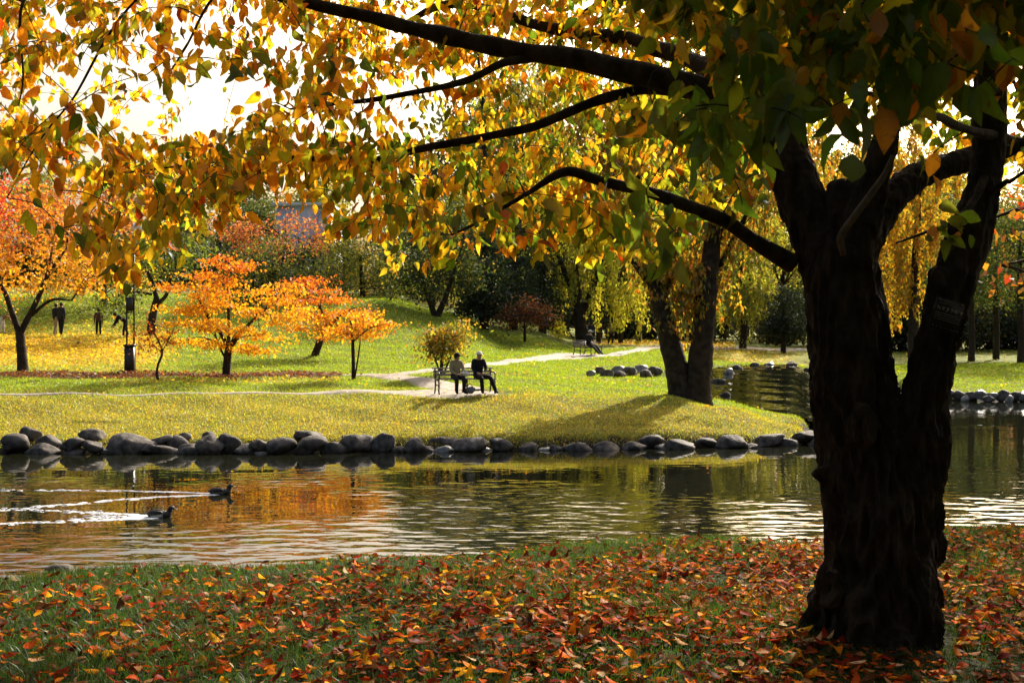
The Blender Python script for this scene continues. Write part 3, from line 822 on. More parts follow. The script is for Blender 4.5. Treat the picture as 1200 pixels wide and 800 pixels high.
def backdrop_row():
    rng = np.random.default_rng(77)
    kinds = [('distant_tree', 'distant yellow green tree in the soft belt behind the park', flat((3, (.24, .26, .05)), (2, (.14, .18, .04)), (1, (.4, .34, .05)))),
             ('distant_tree', 'distant dark green tree in the shady belt behind the park', flat((3, (.05, .08, .025)), (2, (.09, .12, .03)))),
             ('distant_tree', 'distant orange tree in the autumn belt behind the park', flat((3, (.42, .20, .04)), (2, (.5, .3, .05)), (1, (.35, .1, .03)))),
             ('distant_tree', 'distant grey green tree in the belt behind the park', flat((3, (.13, .16, .06)), (2, (.2, .22, .08)), (1, (.26, .2, .06))))]
    protos = []
    for j, (nm, lab, pf) in enumerate(kinds):
        r = np.random.default_rng(90 + j)
        E = []
        for q in range(9):
            a = r.random() * 6.28; zz = 2.2 + 12 * r.random(); rr = 3.2 * math.sqrt(max(.15, 1 - ((zz - 7) / 8) ** 2))
            E.append((np.array([rr * math.cos(a), rr * math.sin(a), zz]), np.array([2.7, 2.7, 2.2])))
        E.append((np.array([0, 0, 9.]), np.array([3.2, 3.2, 5.])))
        Vv, Q, C, cc = make_crown(E, 6500, .36, pf, 'clump', r, .75)
        tb = MB(); add_branches(tb, [([np.array([0, 0, -.6]), np.array([.1, 0, 4.]), np.array([0, .1, 12.])], [.32, .26, .06])], 8, r)
        for q in range(12):
            h = 3 + 5 * r.random(); tb.tube(spline([[0, 0, h], (np.array([0, 0, h + 1]) + cc[q]) / 2, cc[q]], 6), np.linspace(.1, .02, 6), 5, cap=False)
        protos.append((nm, lab, mesh_np('crown', Vv, [Q], M_FAR, C), tb.mesh('trunk', M_FBARK, True)))
    xs = list(np.arange(-420, 1660, 56))
    for q, px in enumerate(xs):
        for row in range(2):
            d = (122 if row == 0 else 165) + rng.normal() * 6
            x = px + rng.normal() * 14 + row * 30
            if 270 < x < 440: d = max(d, 142)
            if row == 0 and 660 < x < 900: d += 8
            j = rng.choice(4, p=[.3, .25, .2, .25]) if x < 450 else rng.choice(4, p=[.35, .35, .1, .2])
            sc = (.72 + .3 * rng.random()) * (.95 if x < 440 else 1.0 if x < 560 else 1.42) * (1.1 if row else 1)
            nm, lab, cm, tm = protos[j]
            r = thing(nm, lab, 'tree', on_ground(x, d), rng.random() * 6.28, 'belt of trees behind the park')
            r.scale = (sc, sc, sc * (.9 + .3 * rng.random()))
            link('trunk', tm, r); link('crown', cm, r)
backdrop_row()
def undergrowth_row():
    rng = np.random.default_rng(78)
    protos = []
    for j, pf in enumerate([flat((3, (.022, .035, .014)), (1, (.05, .06, .02))), flat((3, (.04, .05, .018)), (1, (.12, .09, .03)))]):
        r = np.random.default_rng(190 + j)
        E = [(np.array([2.6 * r.normal(), 1.5 * r.normal(), 1.2 + 1.6 * r.random()]), np.array([2.2, 2.0, 1.6])) for _ in range(6)]
        Vv, Q, C, cc = make_crown(E, 3600, .32, pf, 'clump', r, .55)
        tb = MB()
        for q in range(10):
            e = cc[q]; tb.tube(spline([[e[0] * .3, e[1] * .3, -.4], [e[0] * .7, e[1] * .7, e[2] * .5], e], 6), np.linspace(.06, .015, 6), 5, cap=False)
        protos.append((mesh_np('crown', Vv, [Q], M_FAR, C), tb.mesh('stem', M_FBARK, True)))
    for q, px in enumerate(np.arange(-100, 1560, 44)):
        d = 112 + rng.normal() * 4 if px > 640 else 116 + rng.normal() * 4
        if 300 < px < 430: continue
        j = q % 2
        sc = .8 + .5 * rng.random()
        r = thing('distant_shrub', 'dark green shrub in the low belt beneath the distant trees' if j == 0 else 'dark brownish shrub in the low belt beneath the distant trees', 'shrub', on_ground(px + rng.normal() * 12, d), rng.random() * 6.28, 'low shrubs beneath the distant trees')
        r.scale = (sc, sc, sc * (.9 + .5 * rng.random()))
        link('stem', protos[j][1], r); link('crown', protos[j][0], r)
undergrowth_row()
def add_unseen_shade_trees():  # out of view, added to keep skylight off the near bank
    src = [o for o in scene.objects if o.name.startswith('distant_tree')][:8]
    for q, (x, y, sc) in enumerate([(-7, -9, .95), (5, -11, 1.05), (14, -4, 1.0), (-15, -3, 1.0), (-3, -20, 1.2), (13, -18, 1.2), (24, -12, 1.2), (-20, -16, 1.2)]):
        kids = src[q % len(src)].children
        r = thing('park_tree', 'broad unseen tree added behind the viewer to shade the near bank', 'tree', (x, y, TH(x, y)), q * 1.1, 'unseen trees added for shade')
        r.scale = (sc * 1.25, sc * 1.25, sc)
        for k in kids:
            c = k.copy(); COL.objects.link(c); c.parent = r
add_unseen_shade_trees()

# ---------------------------------------------------------------- rocks
def rock_mesh(name, size, seed, m, sub=3, flat_=.8):
    bm = bmesh.new()
    bmesh.ops.create_icosphere(bm, subdivisions=sub, radius=1.0)
    r = np.random.default_rng(seed)
    off = Vector(r.random(3) * 50)
    cuts = [(unit(r.normal(size=3) * np.array([1, 1, .8])), .50 + .36 * r.random()) for _ in range(10)]
    for v in bm.verts:
        p = np.array(v.co)
        for nn, dd in cuts:
            e = p.dot(nn) - dd
            if e > 0: p = p - nn * e * .85
        k = 1 + .24 * mnoise.noise(Vector(p) * 1.1 + off) + .10 * mnoise.noise(Vector(p) * 2.8 + off) + .03 * mnoise.noise(Vector(p) * 9 + off)
        v.co = Vector(p * k * np.asarray(size) / 2)
    me = bpy.data.meshes.new(name); bm.to_mesh(me); bm.free()
    me.polygons.foreach_set('use_smooth', np.ones(len(me.polygons), dtype=bool))
    me.materials.append(m)
    return me
ORD = ['first', 'second', 'third', 'fourth', 'fifth', 'sixth', 'seventh', 'eighth', 'ninth', 'tenth', 'eleventh', 'twelfth', 'thirteenth', 'fourteenth']
BANK = [(16,518,34,18),(36,506,22,13),(56,517,26,15),(51,526,28,14),(85,520,24,16),(86,528,28,10),(109,509,30,13),(109,521,24,12),(124,528,18,8,1),
 (154,518,44,20),(175,523,20,8),(191,515,24,10),(192,527,26,12),(207,516,20,12),(217,511,14,9),(222,526,30,14),(245,509,16,9),(247,520,28,18),(268,518,26,20),(289,525,24,14),(305,521,24,13),(306,529,14,7,1),
 (328,520,26,16),(363,510,36,12),(361,521,38,18),(391,524,30,14),(404,512,16,11),(418,518,34,20),(449,518,34,20),(470,526,18,8),(487,521,32,16),(500,526,16,9),(521,517,30,11),(523,526,30,8,1),(551,519,34,15),(569,527,24,7,1),(588,521,30,14),(602,511,22,10),
 (620,523,24,11),(633,512,18,6),(637,527,14,7,1),(652,525,18,8),(677,523,30,12),(708,524,32,16),(724,529,14,6),(742,521,28,11),(762,517,34,14),(780,525,22,10),(797,521,36,16),(826,517,26,10),(855,518,40,17),(880,523,18,8),(898,515,32,12),(925,518,24,9),(943,509,28,13),(956,517,18,12)]
ZONES = [(-99, 72, 'below the red and yellow maple'), (72, 140, 'below the walking couple'), (140, 200, 'below the lamp post'), (200, 262, 'under orange maple, left half'), (262, 340, 'under orange maple, right half'), (340, 430, 'below the slim sapling'),
         (430, 508, 'just left of the seated couple'), (508, 600, 'below the seated couple'), (600, 665, 'just right of the seated couple'), (665, 775, 'left of the twin trunk tree'), (775, 850, 'below the twin trunk tree'), (850, 999, 'at the tip of the grassy point')]
cnt = {}
for j, rk in enumerate(sorted(BANK, key=lambda q: q[0])):
    px, py, wp, hp = rk[:4]
    pale = len(rk) > 4
    sh = 30.5 + max(0, (px - 300)) / 650 * 1.7
    low = py + hp / 2 > 525
    d = sh - .05 - (.25 if low else 0) + (.62 if py < 514 else .25 if py < 519 else 0)
    s = d / F
    wd, ht = wp * s * (1.2 + .24 * ((j * 7) % 5) / 4), hp * s * (1.08 + .26 * ((j * 3) % 4) / 3)
    c = P(px, py, d)
    top = EYE - (py - hp / 2 - HOR) / F * d
    c[2] = top - ht / 2
    ht *= 1.12; c[2] -= .02
    zone = next(z for z in ZONES if z[0] <= px < z[1])[2]
    kk = cnt[zone] = cnt.get(zone, -1) + 1
    shape = 'pale wet' if pale else 'large rounded' if wp >= 32 and hp >= 14 else 'broad low' if wp > 2.2 * hp else 'small grey' if wp < 21 else 'dark rounded'
    o = link('shore_rock', rock_mesh('shore_rock', (wd, wd * .8, ht), 200 + j, M_ROCK_PALE if pale else M_ROCK), None, c)
    o.rotation_euler = (R(((j * 37) % 21) - 10), R(((j * 53) % 29) - 14), R(((j * 71) % 31) - 15))
    tag(o, '%s rock on pond edge %s, %s from left' % (shape, zone, ORD[kk]), 'rock', 'rocks lining the far bank')
STR = [(693,448,14,6),(702,446,16,7),(712,450,20,8),(724,444,20,8),(738,447,24,10),(752,443,20,9),(757,450,18,8),(768,446,22,9),(783,448,20,8),(728,452,18,6),(842,449,18,8),(853,441,16,7),(864,434,14,6),(850,458,14,6),(884,426,14,5),(902,424,14,5),(926,425,16,6),(946,428,14,5)]
for j, (px, py, wp, hp) in enumerate(sorted(STR)):
    z = -.55
    d = (EYE + .35) * F / (py - HOR) if px < 800 else None
    d = {True: 47.5 + (452 - py) * .45, False: 52 + (452 - py) * .8}[px < 800]
    s = d / F
    x = (px - 600) * s
    gz = max(TH(x, d), float(stream_z(np.array([x]), np.array([d]))[0]) - .1)
    o = link('stream_rock', rock_mesh('stream_rock', (wp * s, wp * s * .8, hp * s * 1.8), 400 + j, M_ROCK if j % 3 else M_ROCK_PALE), None, (x, d, gz + hp * s * .35))
    n_ = j if px < 800 else j - 10
    tag(o, '%s stone beside the little stream %s, %s from left there' % ('pale' if j % 3 == 0 else 'dark', 'left of the twin trunk tree' if px < 800 else 'right of the twin trunk tree', ORD[n_]), 'rock', 'stones along the stream')
RB = [(1100,466,17,7),(1112,468,16,7),(1124,464,18,7),(1137,467,16,7),(1150,465,18,8),(1163,469,16,7),(1176,467,18,8),(1189,471,17,7),(1201,470,20,8),(1216,472,20,8),(1131,471,12,5),(1158,474,14,5),(1183,476,12,5)]
for j, (px, py, wp, hp) in enumerate(sorted(RB)):
    d = 54.3 - (px - 1110) / 90 * .9 - (.5 if hp < 6 else 0)
    s = d / F
    c = P(px, py + 4, d); c[2] = WATER_Z + .12 + (0 if hp < 6 else .12)
    o = link('bank_stone', rock_mesh('bank_stone', (wp * s * 1.1, wp * s * .8, hp * s * 1.9), 440 + j, M_ROCK_PALE if j % 2 else M_ROCK), None, c)
    tag(o, 'rounded stone edging the lawn across the water right of dark trunk, %s from left' % ORD[j], 'rock', 'stones edging the right lawn')
c = P(70, 677, 9.55)
o = link('shore_rock', rock_mesh('shore_rock', (.27, .26, .2), 460, M_ROCK), None, c + np.array([0, 0, .015]))
tag(o, 'lone grey rock peeping over the near grassy bank', 'rock')

# ---------------------------------------------------------------- lamp post
def lamp_post():
    px, d = 152.5, 45.6
    s = d / F
    g = on_ground(px, d)
    r = thing('lamp_post', 'black lamp post with twin rods, square base and white globe', 'lamp post', g)
    H = lambda y: EYE - (y - HOR) / F * d - g[2]
    b = MB(); b.box((0, 0, (H(405) - .15) / 2), (.34, .34, H(405) + .15)); b.box((0, 0, H(405) + .02), (.40, .40, .07)); b.build('base', M_IRON, r)
    xs = [(148.6 - px) * s, (157 - px) * s]
    for x, top in zip(xs, (H(348), H(278))):
        b = MB(); b.tube([[x, 0, H(405)], [x, 0, (H(405) + top) / 2], [x, 0, top]], .035, 10); b.build('pole', M_IRON, r, True)
    b = MB(); b.box((0, 0, H(357)), (.24, .22, H(350) - H(365))); b.build('lantern_box', M_IRON, r)
    b = MB(); b.box((0, 0, H(349)), (.34, .1, .05)); b.box((0, 0, H(366)), (.34, .1, .05)); b.build('cross_bar', M_IRON, r)
    gx = (162 - px) * s
    b = MB(); b.tube(spline([[xs[1], 0, H(282)], [xs[1], 0, H(276)], [gx, 0, H(274)]], 8), .03, 8); b.lathe([(0.0, H(275)), (.1, H(275)), (.1, H(273)), (.0, H(273))], (gx, 0, 0)); b.build('arm', M_IRON, r, True)
    b = MB(); b.ball((gx, 0, H(267)), .215, 20, 14)
    b.build('globe', simple('opal_glass', (.8, .82, .85), (.76, .78, .82), 2, .25), r, True)
lamp_post()

# ---------------------------------------------------------------- benches
def bench(label, base, rot, wid, nmid=1):
    r = thing('park_bench', label, 'bench', base, rot, 'park benches by the path')
    b = MB()
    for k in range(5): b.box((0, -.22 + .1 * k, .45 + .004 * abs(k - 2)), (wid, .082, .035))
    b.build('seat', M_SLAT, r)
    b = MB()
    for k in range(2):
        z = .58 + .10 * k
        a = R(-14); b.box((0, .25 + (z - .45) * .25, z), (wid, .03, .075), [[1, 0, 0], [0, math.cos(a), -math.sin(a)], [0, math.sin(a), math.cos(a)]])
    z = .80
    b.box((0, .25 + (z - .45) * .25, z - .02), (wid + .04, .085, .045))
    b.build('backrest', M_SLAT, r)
    xs = np.linspace(-wid / 2 + .06, wid / 2 - .06, 2 + nmid)
    for i, x in enumerate(xs):
        b = MB()
        b.tube(spline([[x, -.30, .0], [x, -.24, .1], [x, -.27, .25], [x, -.24, .42]], 12), [.026] * 12, 8)
        b.tube(spline([[x, .36, .0], [x, .27, .14], [x, .24, .3], [x, .27, .5], [x, .335, .79]], 16), [.026] * 16, 8)
        b.tube([[x, -.25, .42], [x, .25, .42]], .024, 8)
        b.tube(spline([[x, -.26, .2], [x, 0, .28], [x, .25, .2]], 10), .016, 6)
        b.build('leg', M_IRON, r, True)
        if i in (0, len(xs) - 1):
            b = MB(); b.tube(spline([[x, -.24, .43], [x, -.30, .55], [x, -.22, .66], [x, .05, .66], [x, .30, .66]], 18), .022, 8); b.build('armrest', M_IRON, r, True)
    return r
g1 = on_ground(545, 37.25); g1[2] += .05
BR1 = R(16)
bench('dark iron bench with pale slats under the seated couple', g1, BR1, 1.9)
g2 = on_ground(689, 66.3); g2[2] += .06
BR2 = R(38)
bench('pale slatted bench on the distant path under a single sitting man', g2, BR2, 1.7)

# ---------------------------------------------------------------- people
def person(label, base, rot, J, cols, scale=1.0, hat=None, female=False, group=None):
    """J: joint name -> xyz, the figure faces -Y"""
    names = ['pelvis', 'waist', 'chest', 'neck', 'jaw', 'head', 'top', 'nose']
    edges = [('pelvis', 'waist'), ('waist', 'chest'), ('chest', 'neck'), ('neck', 'jaw'), ('jaw', 'head'), ('head', 'top')]
    rad = {'pelvis': (.15, .125), 'waist': (.15, .125), 'chest': (.175, .135), 'neck': (.06, .06), 'jaw': (.068, .072), 'head': (.078, .092), 'top': (.06, .07)}
    reg = {}
    hd = np.array(J['head']); tp = np.array(J['top']); face = np.array(J.get('face', (0, -1, 0)), float); face /= np.linalg.norm(face)
    J = dict(J); J['nose'] = hd + face * .112 - (tp - hd) * .12
    edges.append(('head', 'nose')); rad['nose'] = (.014, .014)
    for s_ in ('L', 'R'):
        w_ = np.array(J['wrist' + s_]); e_ = np.array(J['elbow' + s_]); h_ = np.array(J['hand' + s_])
        edges += [('chest', 'shoulder' + s_), ('shoulder' + s_, 'elbow' + s_), ('elbow' + s_, 'wrist' + s_), ('wrist' + s_, 'hand' + s_),
                  ('pelvis', 'hip' + s_), ('hip' + s_, 'knee' + s_), ('knee' + s_, 'ankle' + s_), ('ankle' + s_, 'toe' + s_)]
        k = .9 if female else 1.0
        rad.update({'shoulder' + s_: (.075 * k, .075 * k), 'elbow' + s_: (.06, .06), 'wrist' + s_: (.036, .034), 'hand' + s_: (.036, .024), 'hip' + s_: (.105, .105), 'knee' + s_: (.082, .082), 'ankle' + s_: (.062, .064), 'toe' + s_: (.042, .034)})
        ax = unit(h_ - w_); sd = unit(np.cross(ax, face + .3)) * (1 if s_ == 'L' else -1)
        for f, (o_, ln) in enumerate([(-.030, .062), (-.011, .075), (.009, .070), (.028, .055)]):
            n_ = 'finger%s%d' % (s_, f)
            J[n_] = h_ + ax * ln + sd * o_ * 1.2 + face * .012; rad[n_] = (.0085, .0085); edges.append(('hand' + s_, n_))
        n_ = 'thumb' + s_; J[n_] = h_ + sd * -.055 + ax * .02; rad[n_] = (.0095, .0095); edges.append(('wrist' + s_, n_))
    vn = list(dict.fromkeys([a for e in edges for a in e]))
    me = bpy.data.meshes.new('person')
    me.from_pydata([tuple(float(q) for q in J[v]) for v in vn], [(vn.index(a), vn.index(c)) for a, c in edges], [])
    tmp = bpy.data.objects.new('tmp', me); COL.objects.link(tmp)
    md = tmp.modifiers.new('skin', 'SKIN'); md.use_smooth_shade = True
    sv = me.skin_vertices[0].data
    for i_, v in enumerate(vn):
        sv[i_].radius = rad[v]; sv[i_].use_root = (v == 'pelvis')
    ss_ = tmp.modifiers.new('sub', 'SUBSURF'); ss_.levels = 2; ss_.render_levels = 2
    dg = bpy.context.evaluated_depsgraph_get()
    body = bpy.data.meshes.new_from_object(tmp.evaluated_get(dg))
    bpy.data.objects.remove(tmp)
    body.materials.clear()
    for c in ('skin', 'jacket', 'trousers', 'shoes'):
        body.materials.append(cloth(cols[c]))
    co = np.empty(len(body.polygons) * 3); body.polygons.foreach_get('center', co); co = co.reshape(-1, 3)
    best = np.full(len(co), 1e9); mi = np.zeros(len(co), int)
    def region(a, c):
        if 'toe' in c: return 3
        if 'knee' in a or 'hip' in a or 'hip' in c: return 2
        if a in ('neck', 'jaw', 'head') or 'wrist' in a or 'hand' in a: return 0
        return 1
    for a, c in edges:
        A, B = np.array(J[a], float), np.array(J[c], float)
        t = np.clip(((co - A) @ (B - A)) / ((B - A) @ (B - A)), 0, 1)
        dd = np.linalg.norm(co - (A + t[:, None] * (B - A)), axis=1) - (np.mean(rad[a]) * (1 - t) + np.mean(rad[c]) * t)
        q = dd < best; best[q] = dd[q]; mi[q] = region(a, c)
    body.polygons.foreach_set('material_index', mi.astype(np.int32))
    body.polygons.foreach_set('use_smooth', np.ones(len(mi), dtype=bool))
    o = link('person', body, None, [float(v) for v in base]); o.rotation_euler = (0, 0, rot); o.scale = (scale,) * 3
    tag(o, label, 'person', group)
    up = unit(tp - hd); sdv = unit(np.cross(face, up)); fw = np.cross(up, sdv)
    M3 = np.stack([sdv, fw, up], 1)
    b = MB()
    th = np.linspace(0, 1.45, 6)
    if hat:
        kind, hc = hat
        b2 = MB()
        prof = [(.108 * math.cos(t), .118 * math.sin(t) + .0) for t in th]
        b2.lathe([(.150 if kind == 'brim' else .111, -.005)] + prof + [(0.0, .118)], seg=18)
        if kind == 'cap':
            b2.box((0, .13, .002), (.13, .10, .014))
        Vh = np.concatenate(b2.V); 
        b2.V = [(Vh * np.array([1, 1.08, 1])) @ M3.T + hd + up * .035 - fw * .008]
        b2.build('hat' if kind != 'hair' else 'hair', cloth(hc), o, True)
    b = MB()
    if cols.get('hair') and not (hat and hat[0] == 'hair'):
        b.ball((0, -.022, -.005), (.092, .098, .105), 14, 10)
        Vh = np.concatenate(b.V); b.V = [Vh @ M3.T + hd + up * .025]
        b.build('hair', cloth(cols['hair']), o, True)
    for sx_ in (-1, 1):
        e = MB(); e.ball(hd + sdv * sx_ * .032 + fw * .084 + up * .012, .011, 8, 6); e.build('eye', cloth((.01, .01, .01)), o, True)
    return o
_cl = {}
def cloth(c):
    c = tuple(c)
    if c not in _cl:
        _cl[c] = simple('cloth', c, tuple(v * .8 for v in c), 30, .85, spec=.2)
    return _cl[c]
SKIN = (.42, .25, .17)
def sit(lean=0.0, kL=(.13, -.42, .52), kR=(-.13, -.42, .52), aL=(.13, -.40, .09), aR=(-.13, -.40, .09), hands='lap'):
    J = dict(pelvis=(0, .04, .56), waist=(0, .07 - lean * .2, .74), chest=(0, .08 - lean * .6, .95), neck=(0, .03 - lean, 1.115), jaw=(0, -.015 - lean, 1.155), head=(0, -.035 - lean, 1.225), top=(0, -.025 - lean, 1.315))
    for s_, sg in (('L', 1), ('R', -1)):
        J['shoulder' + s_] = (.175 * sg, .06 - lean * .8, 1.055)
        J['elbow' + s_] = (.225 * sg, -.03 - lean * .8, .80)
        J['wrist' + s_] = (.12 * sg, -.22 - lean * .5, .67); J['hand' + s_] = (.055 * sg, -.29 - lean * .5, .655)
        J['hip' + s_] = (.10 * sg, -.0, .545)
    J.update(kneeL=kL, kneeR=kR, ankleL=aL, ankleR=aR)
    for s_ in 'LR':
        a = J['ankle' + s_]; J['toe' + s_] = (a[0] + .02 * (1 if s_ == 'L' else -1), a[1] - .17, .04)
    return J
def stand(step=.0, armsway=.0, bend=0.0):
    cb, sb = math.cos(bend), math.sin(bend)
    def up(x, y, z):            # fold the trunk forward about the hips
        z0 = .92; return (x, y * cb - (z - z0) * sb, z0 + (z - z0) * cb + y * sb)
    J = dict(pelvis=(0, 0, .95), waist=up(0, 0, 1.10), chest=up(0, 0, 1.30), neck=up(0, 0, 1.46), jaw=up(0, -.03, 1.52), head=up(0, -.045, 1.60), top=up(0, -.04, 1.69))
    for s_, sg in (('L', 1), ('R', -1)):
        f = step * sg
        sh = np.array(up(.175 * sg, 0, 1.40)); J['shoulder' + s_] = tuple(sh)
        sw = -armsway * sg - (.25 * sb)
        J['elbow' + s_] = tuple(sh + np.array([.05 * sg, sw * .5, -.29])); J['wrist' + s_] = tuple(sh + np.array([.05 * sg, sw - .06, -.53])); J['hand' + s_] = tuple(sh + np.array([.045 * sg, sw - .10, -.61]))
        J['hip' + s_] = (.095 * sg, 0, .91); J['knee' + s_] = (.10 * sg, -f * .5 - .03, .50); J['ankle' + s_] = (.105 * sg, -f + .02, .085); J['toe' + s_] = (.12 * sg, -f - .14, .035)
    J['face'] = (0, -cb, -sb)
    return J
def rotp(p, base, rot):
    c, s_ = math.cos(rot), math.sin(rot)
    return np.array([base[0] + c * p[0] - s_ * p[1], base[1] + s_ * p[0] + c * p[1], base[2] + p[2]])
BLACK = dict(skin=SKIN, jacket=(.010, .011, .014), trousers=(.012, .012, .014), shoes=(.012, .010, .010))
# the couple on the near bench
p = rotp((-.30, -.08, 0), g1, BR1)
Jw = sit(.06); Jw['face'] = (.35, -1, -.25)
person('person in beige jacket and dark cap seated on the bench, left of the pair', p, BR1 + R(6), Jw, dict(skin=SKIN, jacket=(.30, .25, .15), trousers=(.018, .018, .022), shoes=(.012, .011, .01), hair=(.02, .015, .012)), .93, ('cap', (.012, .011, .012)), True, 'couple seated on the bench')
p = rotp((.42, -.08, 0), g1, BR1)
Jm = sit(.05, kL=(.30, -.36, .53), aL=(.46, -.42, .09), kR=(-.02, -.44, .52), aR=(.02, -.40, .09)); Jm['face'] = (-.1, -1, -.3)
person('person in black suit and pale cap seated on the bench, right of the pair', p, BR1, Jm, dict(BLACK, hair=(.5, .5, .5)), .96, ('cap', (.72, .70, .66)), False, 'couple seated on the bench')
# the man alone on the far bench
p = rotp((.05, -.08, 0), g2, BR2)
Jf = sit(.0, kL=(.13, -.44, .46), kR=(-.13, -.44, .45), aL=(.12, -.80, .13), aR=(-.10, -.84, .12))
person('person in black sitting alone on the distant bench with legs stretched out', p, BR2, Jf, dict(BLACK, hair=(.03, .025, .02)), 1.0, ('cap', (.45, .43, .4)))
# strollers on the slope and under the willow
def at(px, d): return on_ground(px, d)
person('person in dark jacket and beige trousers strolling arm in arm, left of the pair', at(65, 63.6), R(150), stand(.16, .08), dict(skin=SKIN, jacket=(.018, .018, .02), trousers=(.34, .27, .17), shoes=(.02, .018, .015), hair=(.03, .02, .015)), 1.0, None, False, 'couple strolling on the slope')
person('person in dark grey coat and black trousers strolling arm in arm, right of the pair', at(71.5, 63.0), R(165), stand(.12, .06), dict(skin=SKIN, jacket=(.03, .027, .03), trousers=(.012, .012, .014), shoes=(.012, .011, .01), hair=(.05, .025, .015)), 1.03, None, True, 'couple strolling on the slope')
person('person in brown top and dark trousers standing on the sunny slope', at(115.5, 63.0), R(200), stand(.1, .1, .35), dict(skin=SKIN, jacket=(.10, .04, .025), trousers=(.015, .015, .017), shoes=(.4, .4, .4), hair=(.02, .016, .012)), .86, None, False)
person('person in black stooping to the grass beside the lamp post', at(147, 62.5), R(-60), stand(.16, .0, .95), dict(BLACK, hair=(.02, .015, .012)), .92)
person('person in tan top leaning forward at the far left edge', at(2, 64.5), R(95), stand(.1, .0, 1.1), dict(skin=SKIN, jacket=(.30, .16, .09), trousers=(.6, .58, .55), shoes=(.3, .28, .25), hair=(.04, .03, .02)), .9)
person('person in grey jacket strolling on fallen leaves under the willow', at(715.5, 90), R(20), stand(.14, .08), dict(skin=SKIN, jacket=(.13, .13, .13), trousers=(.012, .011, .012), shoes=(.012, .011, .01), hair=(.3, .28, .25)), .98)
person('person in dark purple top standing behind the distant bench', at(693.5, 88), R(180), stand(.1, .05), dict(skin=SKIN, jacket=(.045, .035, .06), trousers=(.03, .022, .02), shoes=(.02, .016, .012), hair=(.05, .035, .02)), 1.0)

def sack(name, label, base, size, c, seed, cat='bag'):
    r = np.random.default_rng(seed)
    m = simple('bag_fabric', c, tuple(v * .7 for v in c), 14, .8, .01)
    root = thing(name, label, cat, base)
    me = rock_mesh('body', size, seed, m)
    o = link('body', me, root, (0, 0, size[2] * .44))
    b = MB()
    for sg in (-1, 1):
        b.tube(spline([[-size[0] * .22, sg * .03, size[2] * .8], [0, sg * .045, size[2] * 1.25], [size[0] * .22, sg * .03, size[2] * .8]], 12), .011, 6)
    b.build('handle', m, root, True)
    return root
q = rotp((.05, -.42, 0), g1, BR1); q[2] = g1[2]
sack('bag', 'grey shopping bag on the ground between the feet of the couple', q, (.42, .26, .26), (.16, .16, .18), 501)
q = rotp((-.10, -.40, .545), g1, BR1)
sack('bag', 'crumpled white paper bag held on the knees of the beige figure', q, (.30, .20, .16), (.75, .75, .75), 502)
q = at(92, 57.5)
sack('bag', 'small black bag lying on the yellow strewn slope', q + np.array([0, 0, .0]), (.30, .2, .16), (.012, .012, .014), 503)

# ---------------------------------------------------------------- ducks and their wakes
def duck(label, px, py, heading, flank):
    d = (EYE - WATER_Z) * F / (py - HOR)
    base = P(px, py, d); base[2] = WATER_Z
    m1 = simple('dark_plumage', (.014, .012, .012), (.03, .022, .018), 40, .6)
    m2 = simple('flank_plumage', flank, tuple(v * .6 for v in flank), 40, .7)
    prof = [(-.235, .075, .008, .006), (-.20, .060, .035, .022), (-.15, .045, .066, .048), (-.08, .035, .088, .070), (0, .03, .095, .076), (.08, .032, .088, .072), (.135, .05, .066, .066), (.155, .078, .047, .05), (.163, .10, .038, .042), (.172, .125, .039, .044), (.19, .145, .041, .042), (.215, .149, .035, .034), (.236, .143, .018, .02), (.242, .141, .004, .004)]
    c = spline(prof, 46)
    seg = 16
    ang = np.arange(seg) * 2 * math.pi / seg
    pts = c[:, [0, 1]]
    t = unit(np.gradient(pts, axis=0))
    b = MB(); V_, n = [], len(c)
    for i_ in range(n):
        nx, nz = -t[i_][1], t[i_][0]
        a = ang
        V_.append(np.stack([pts[i_][0] + c[i_, 3] * np.sin(a) * nx, c[i_, 2] * np.cos(a), pts[i_][1] + c[i_, 3] * np.sin(a) * nz], 1))
    V_ = np.concatenate(V_)
    i0 = (np.arange(n - 1)[:, None] * seg + np.arange(seg)[None]).ravel(); i1 = (np.arange(n - 1)[:, None] * seg + (np.arange(seg)[None] + 1) % seg).ravel()
    Q_ = np.stack([i0, i0 + seg, i1 + seg, i1], 1)
    me = mesh_np('duck', V_, [Q_], [m1, m2], smooth=True)
    cc = V_[Q_].mean(1)
    mi = ((cc[:, 0] < .07) & (cc[:, 0] > -.13) & (cc[:, 2] < .052)).astype(np.int32)
    me.polygons.foreach_set('material_index', mi)
    o = link('duck', me, None, [float(v) for v in base]); o.rotation_euler = (0, 0, heading)
    tag(o, label, 'duck', 'ducks swimming on the pond')
    b = MB(); b.tube([[.230, 0, .141], [.260, 0, .133], [.288, 0, .130]], [.014, .013, .006], 8, ell=(1.3, .6))
    b.build('bill', simple('bill', (.22, .22, .24), (.15, .15, .17), 20, .4), o, True)
    for sg in (-1, 1):
        e = MB(); e.ball((.214, sg * .034, .157), .006, 8, 6); e.build('eye', simple('duck_eye', (.5, .35, .05), (.4, .25, .04), 9, .2), o, True)
        wv = MB(); wv.ball((-.06, sg * .07, .075), (.135, .03, .045), 14, 8); wv.build('wing', m1, o, True)
    return base
M_WAKE_GLINT = simple('wake_glint', (.85, .86, .88), (.75, .77, .8), 10, .3)  # white stands in for sky reflected along the wakes
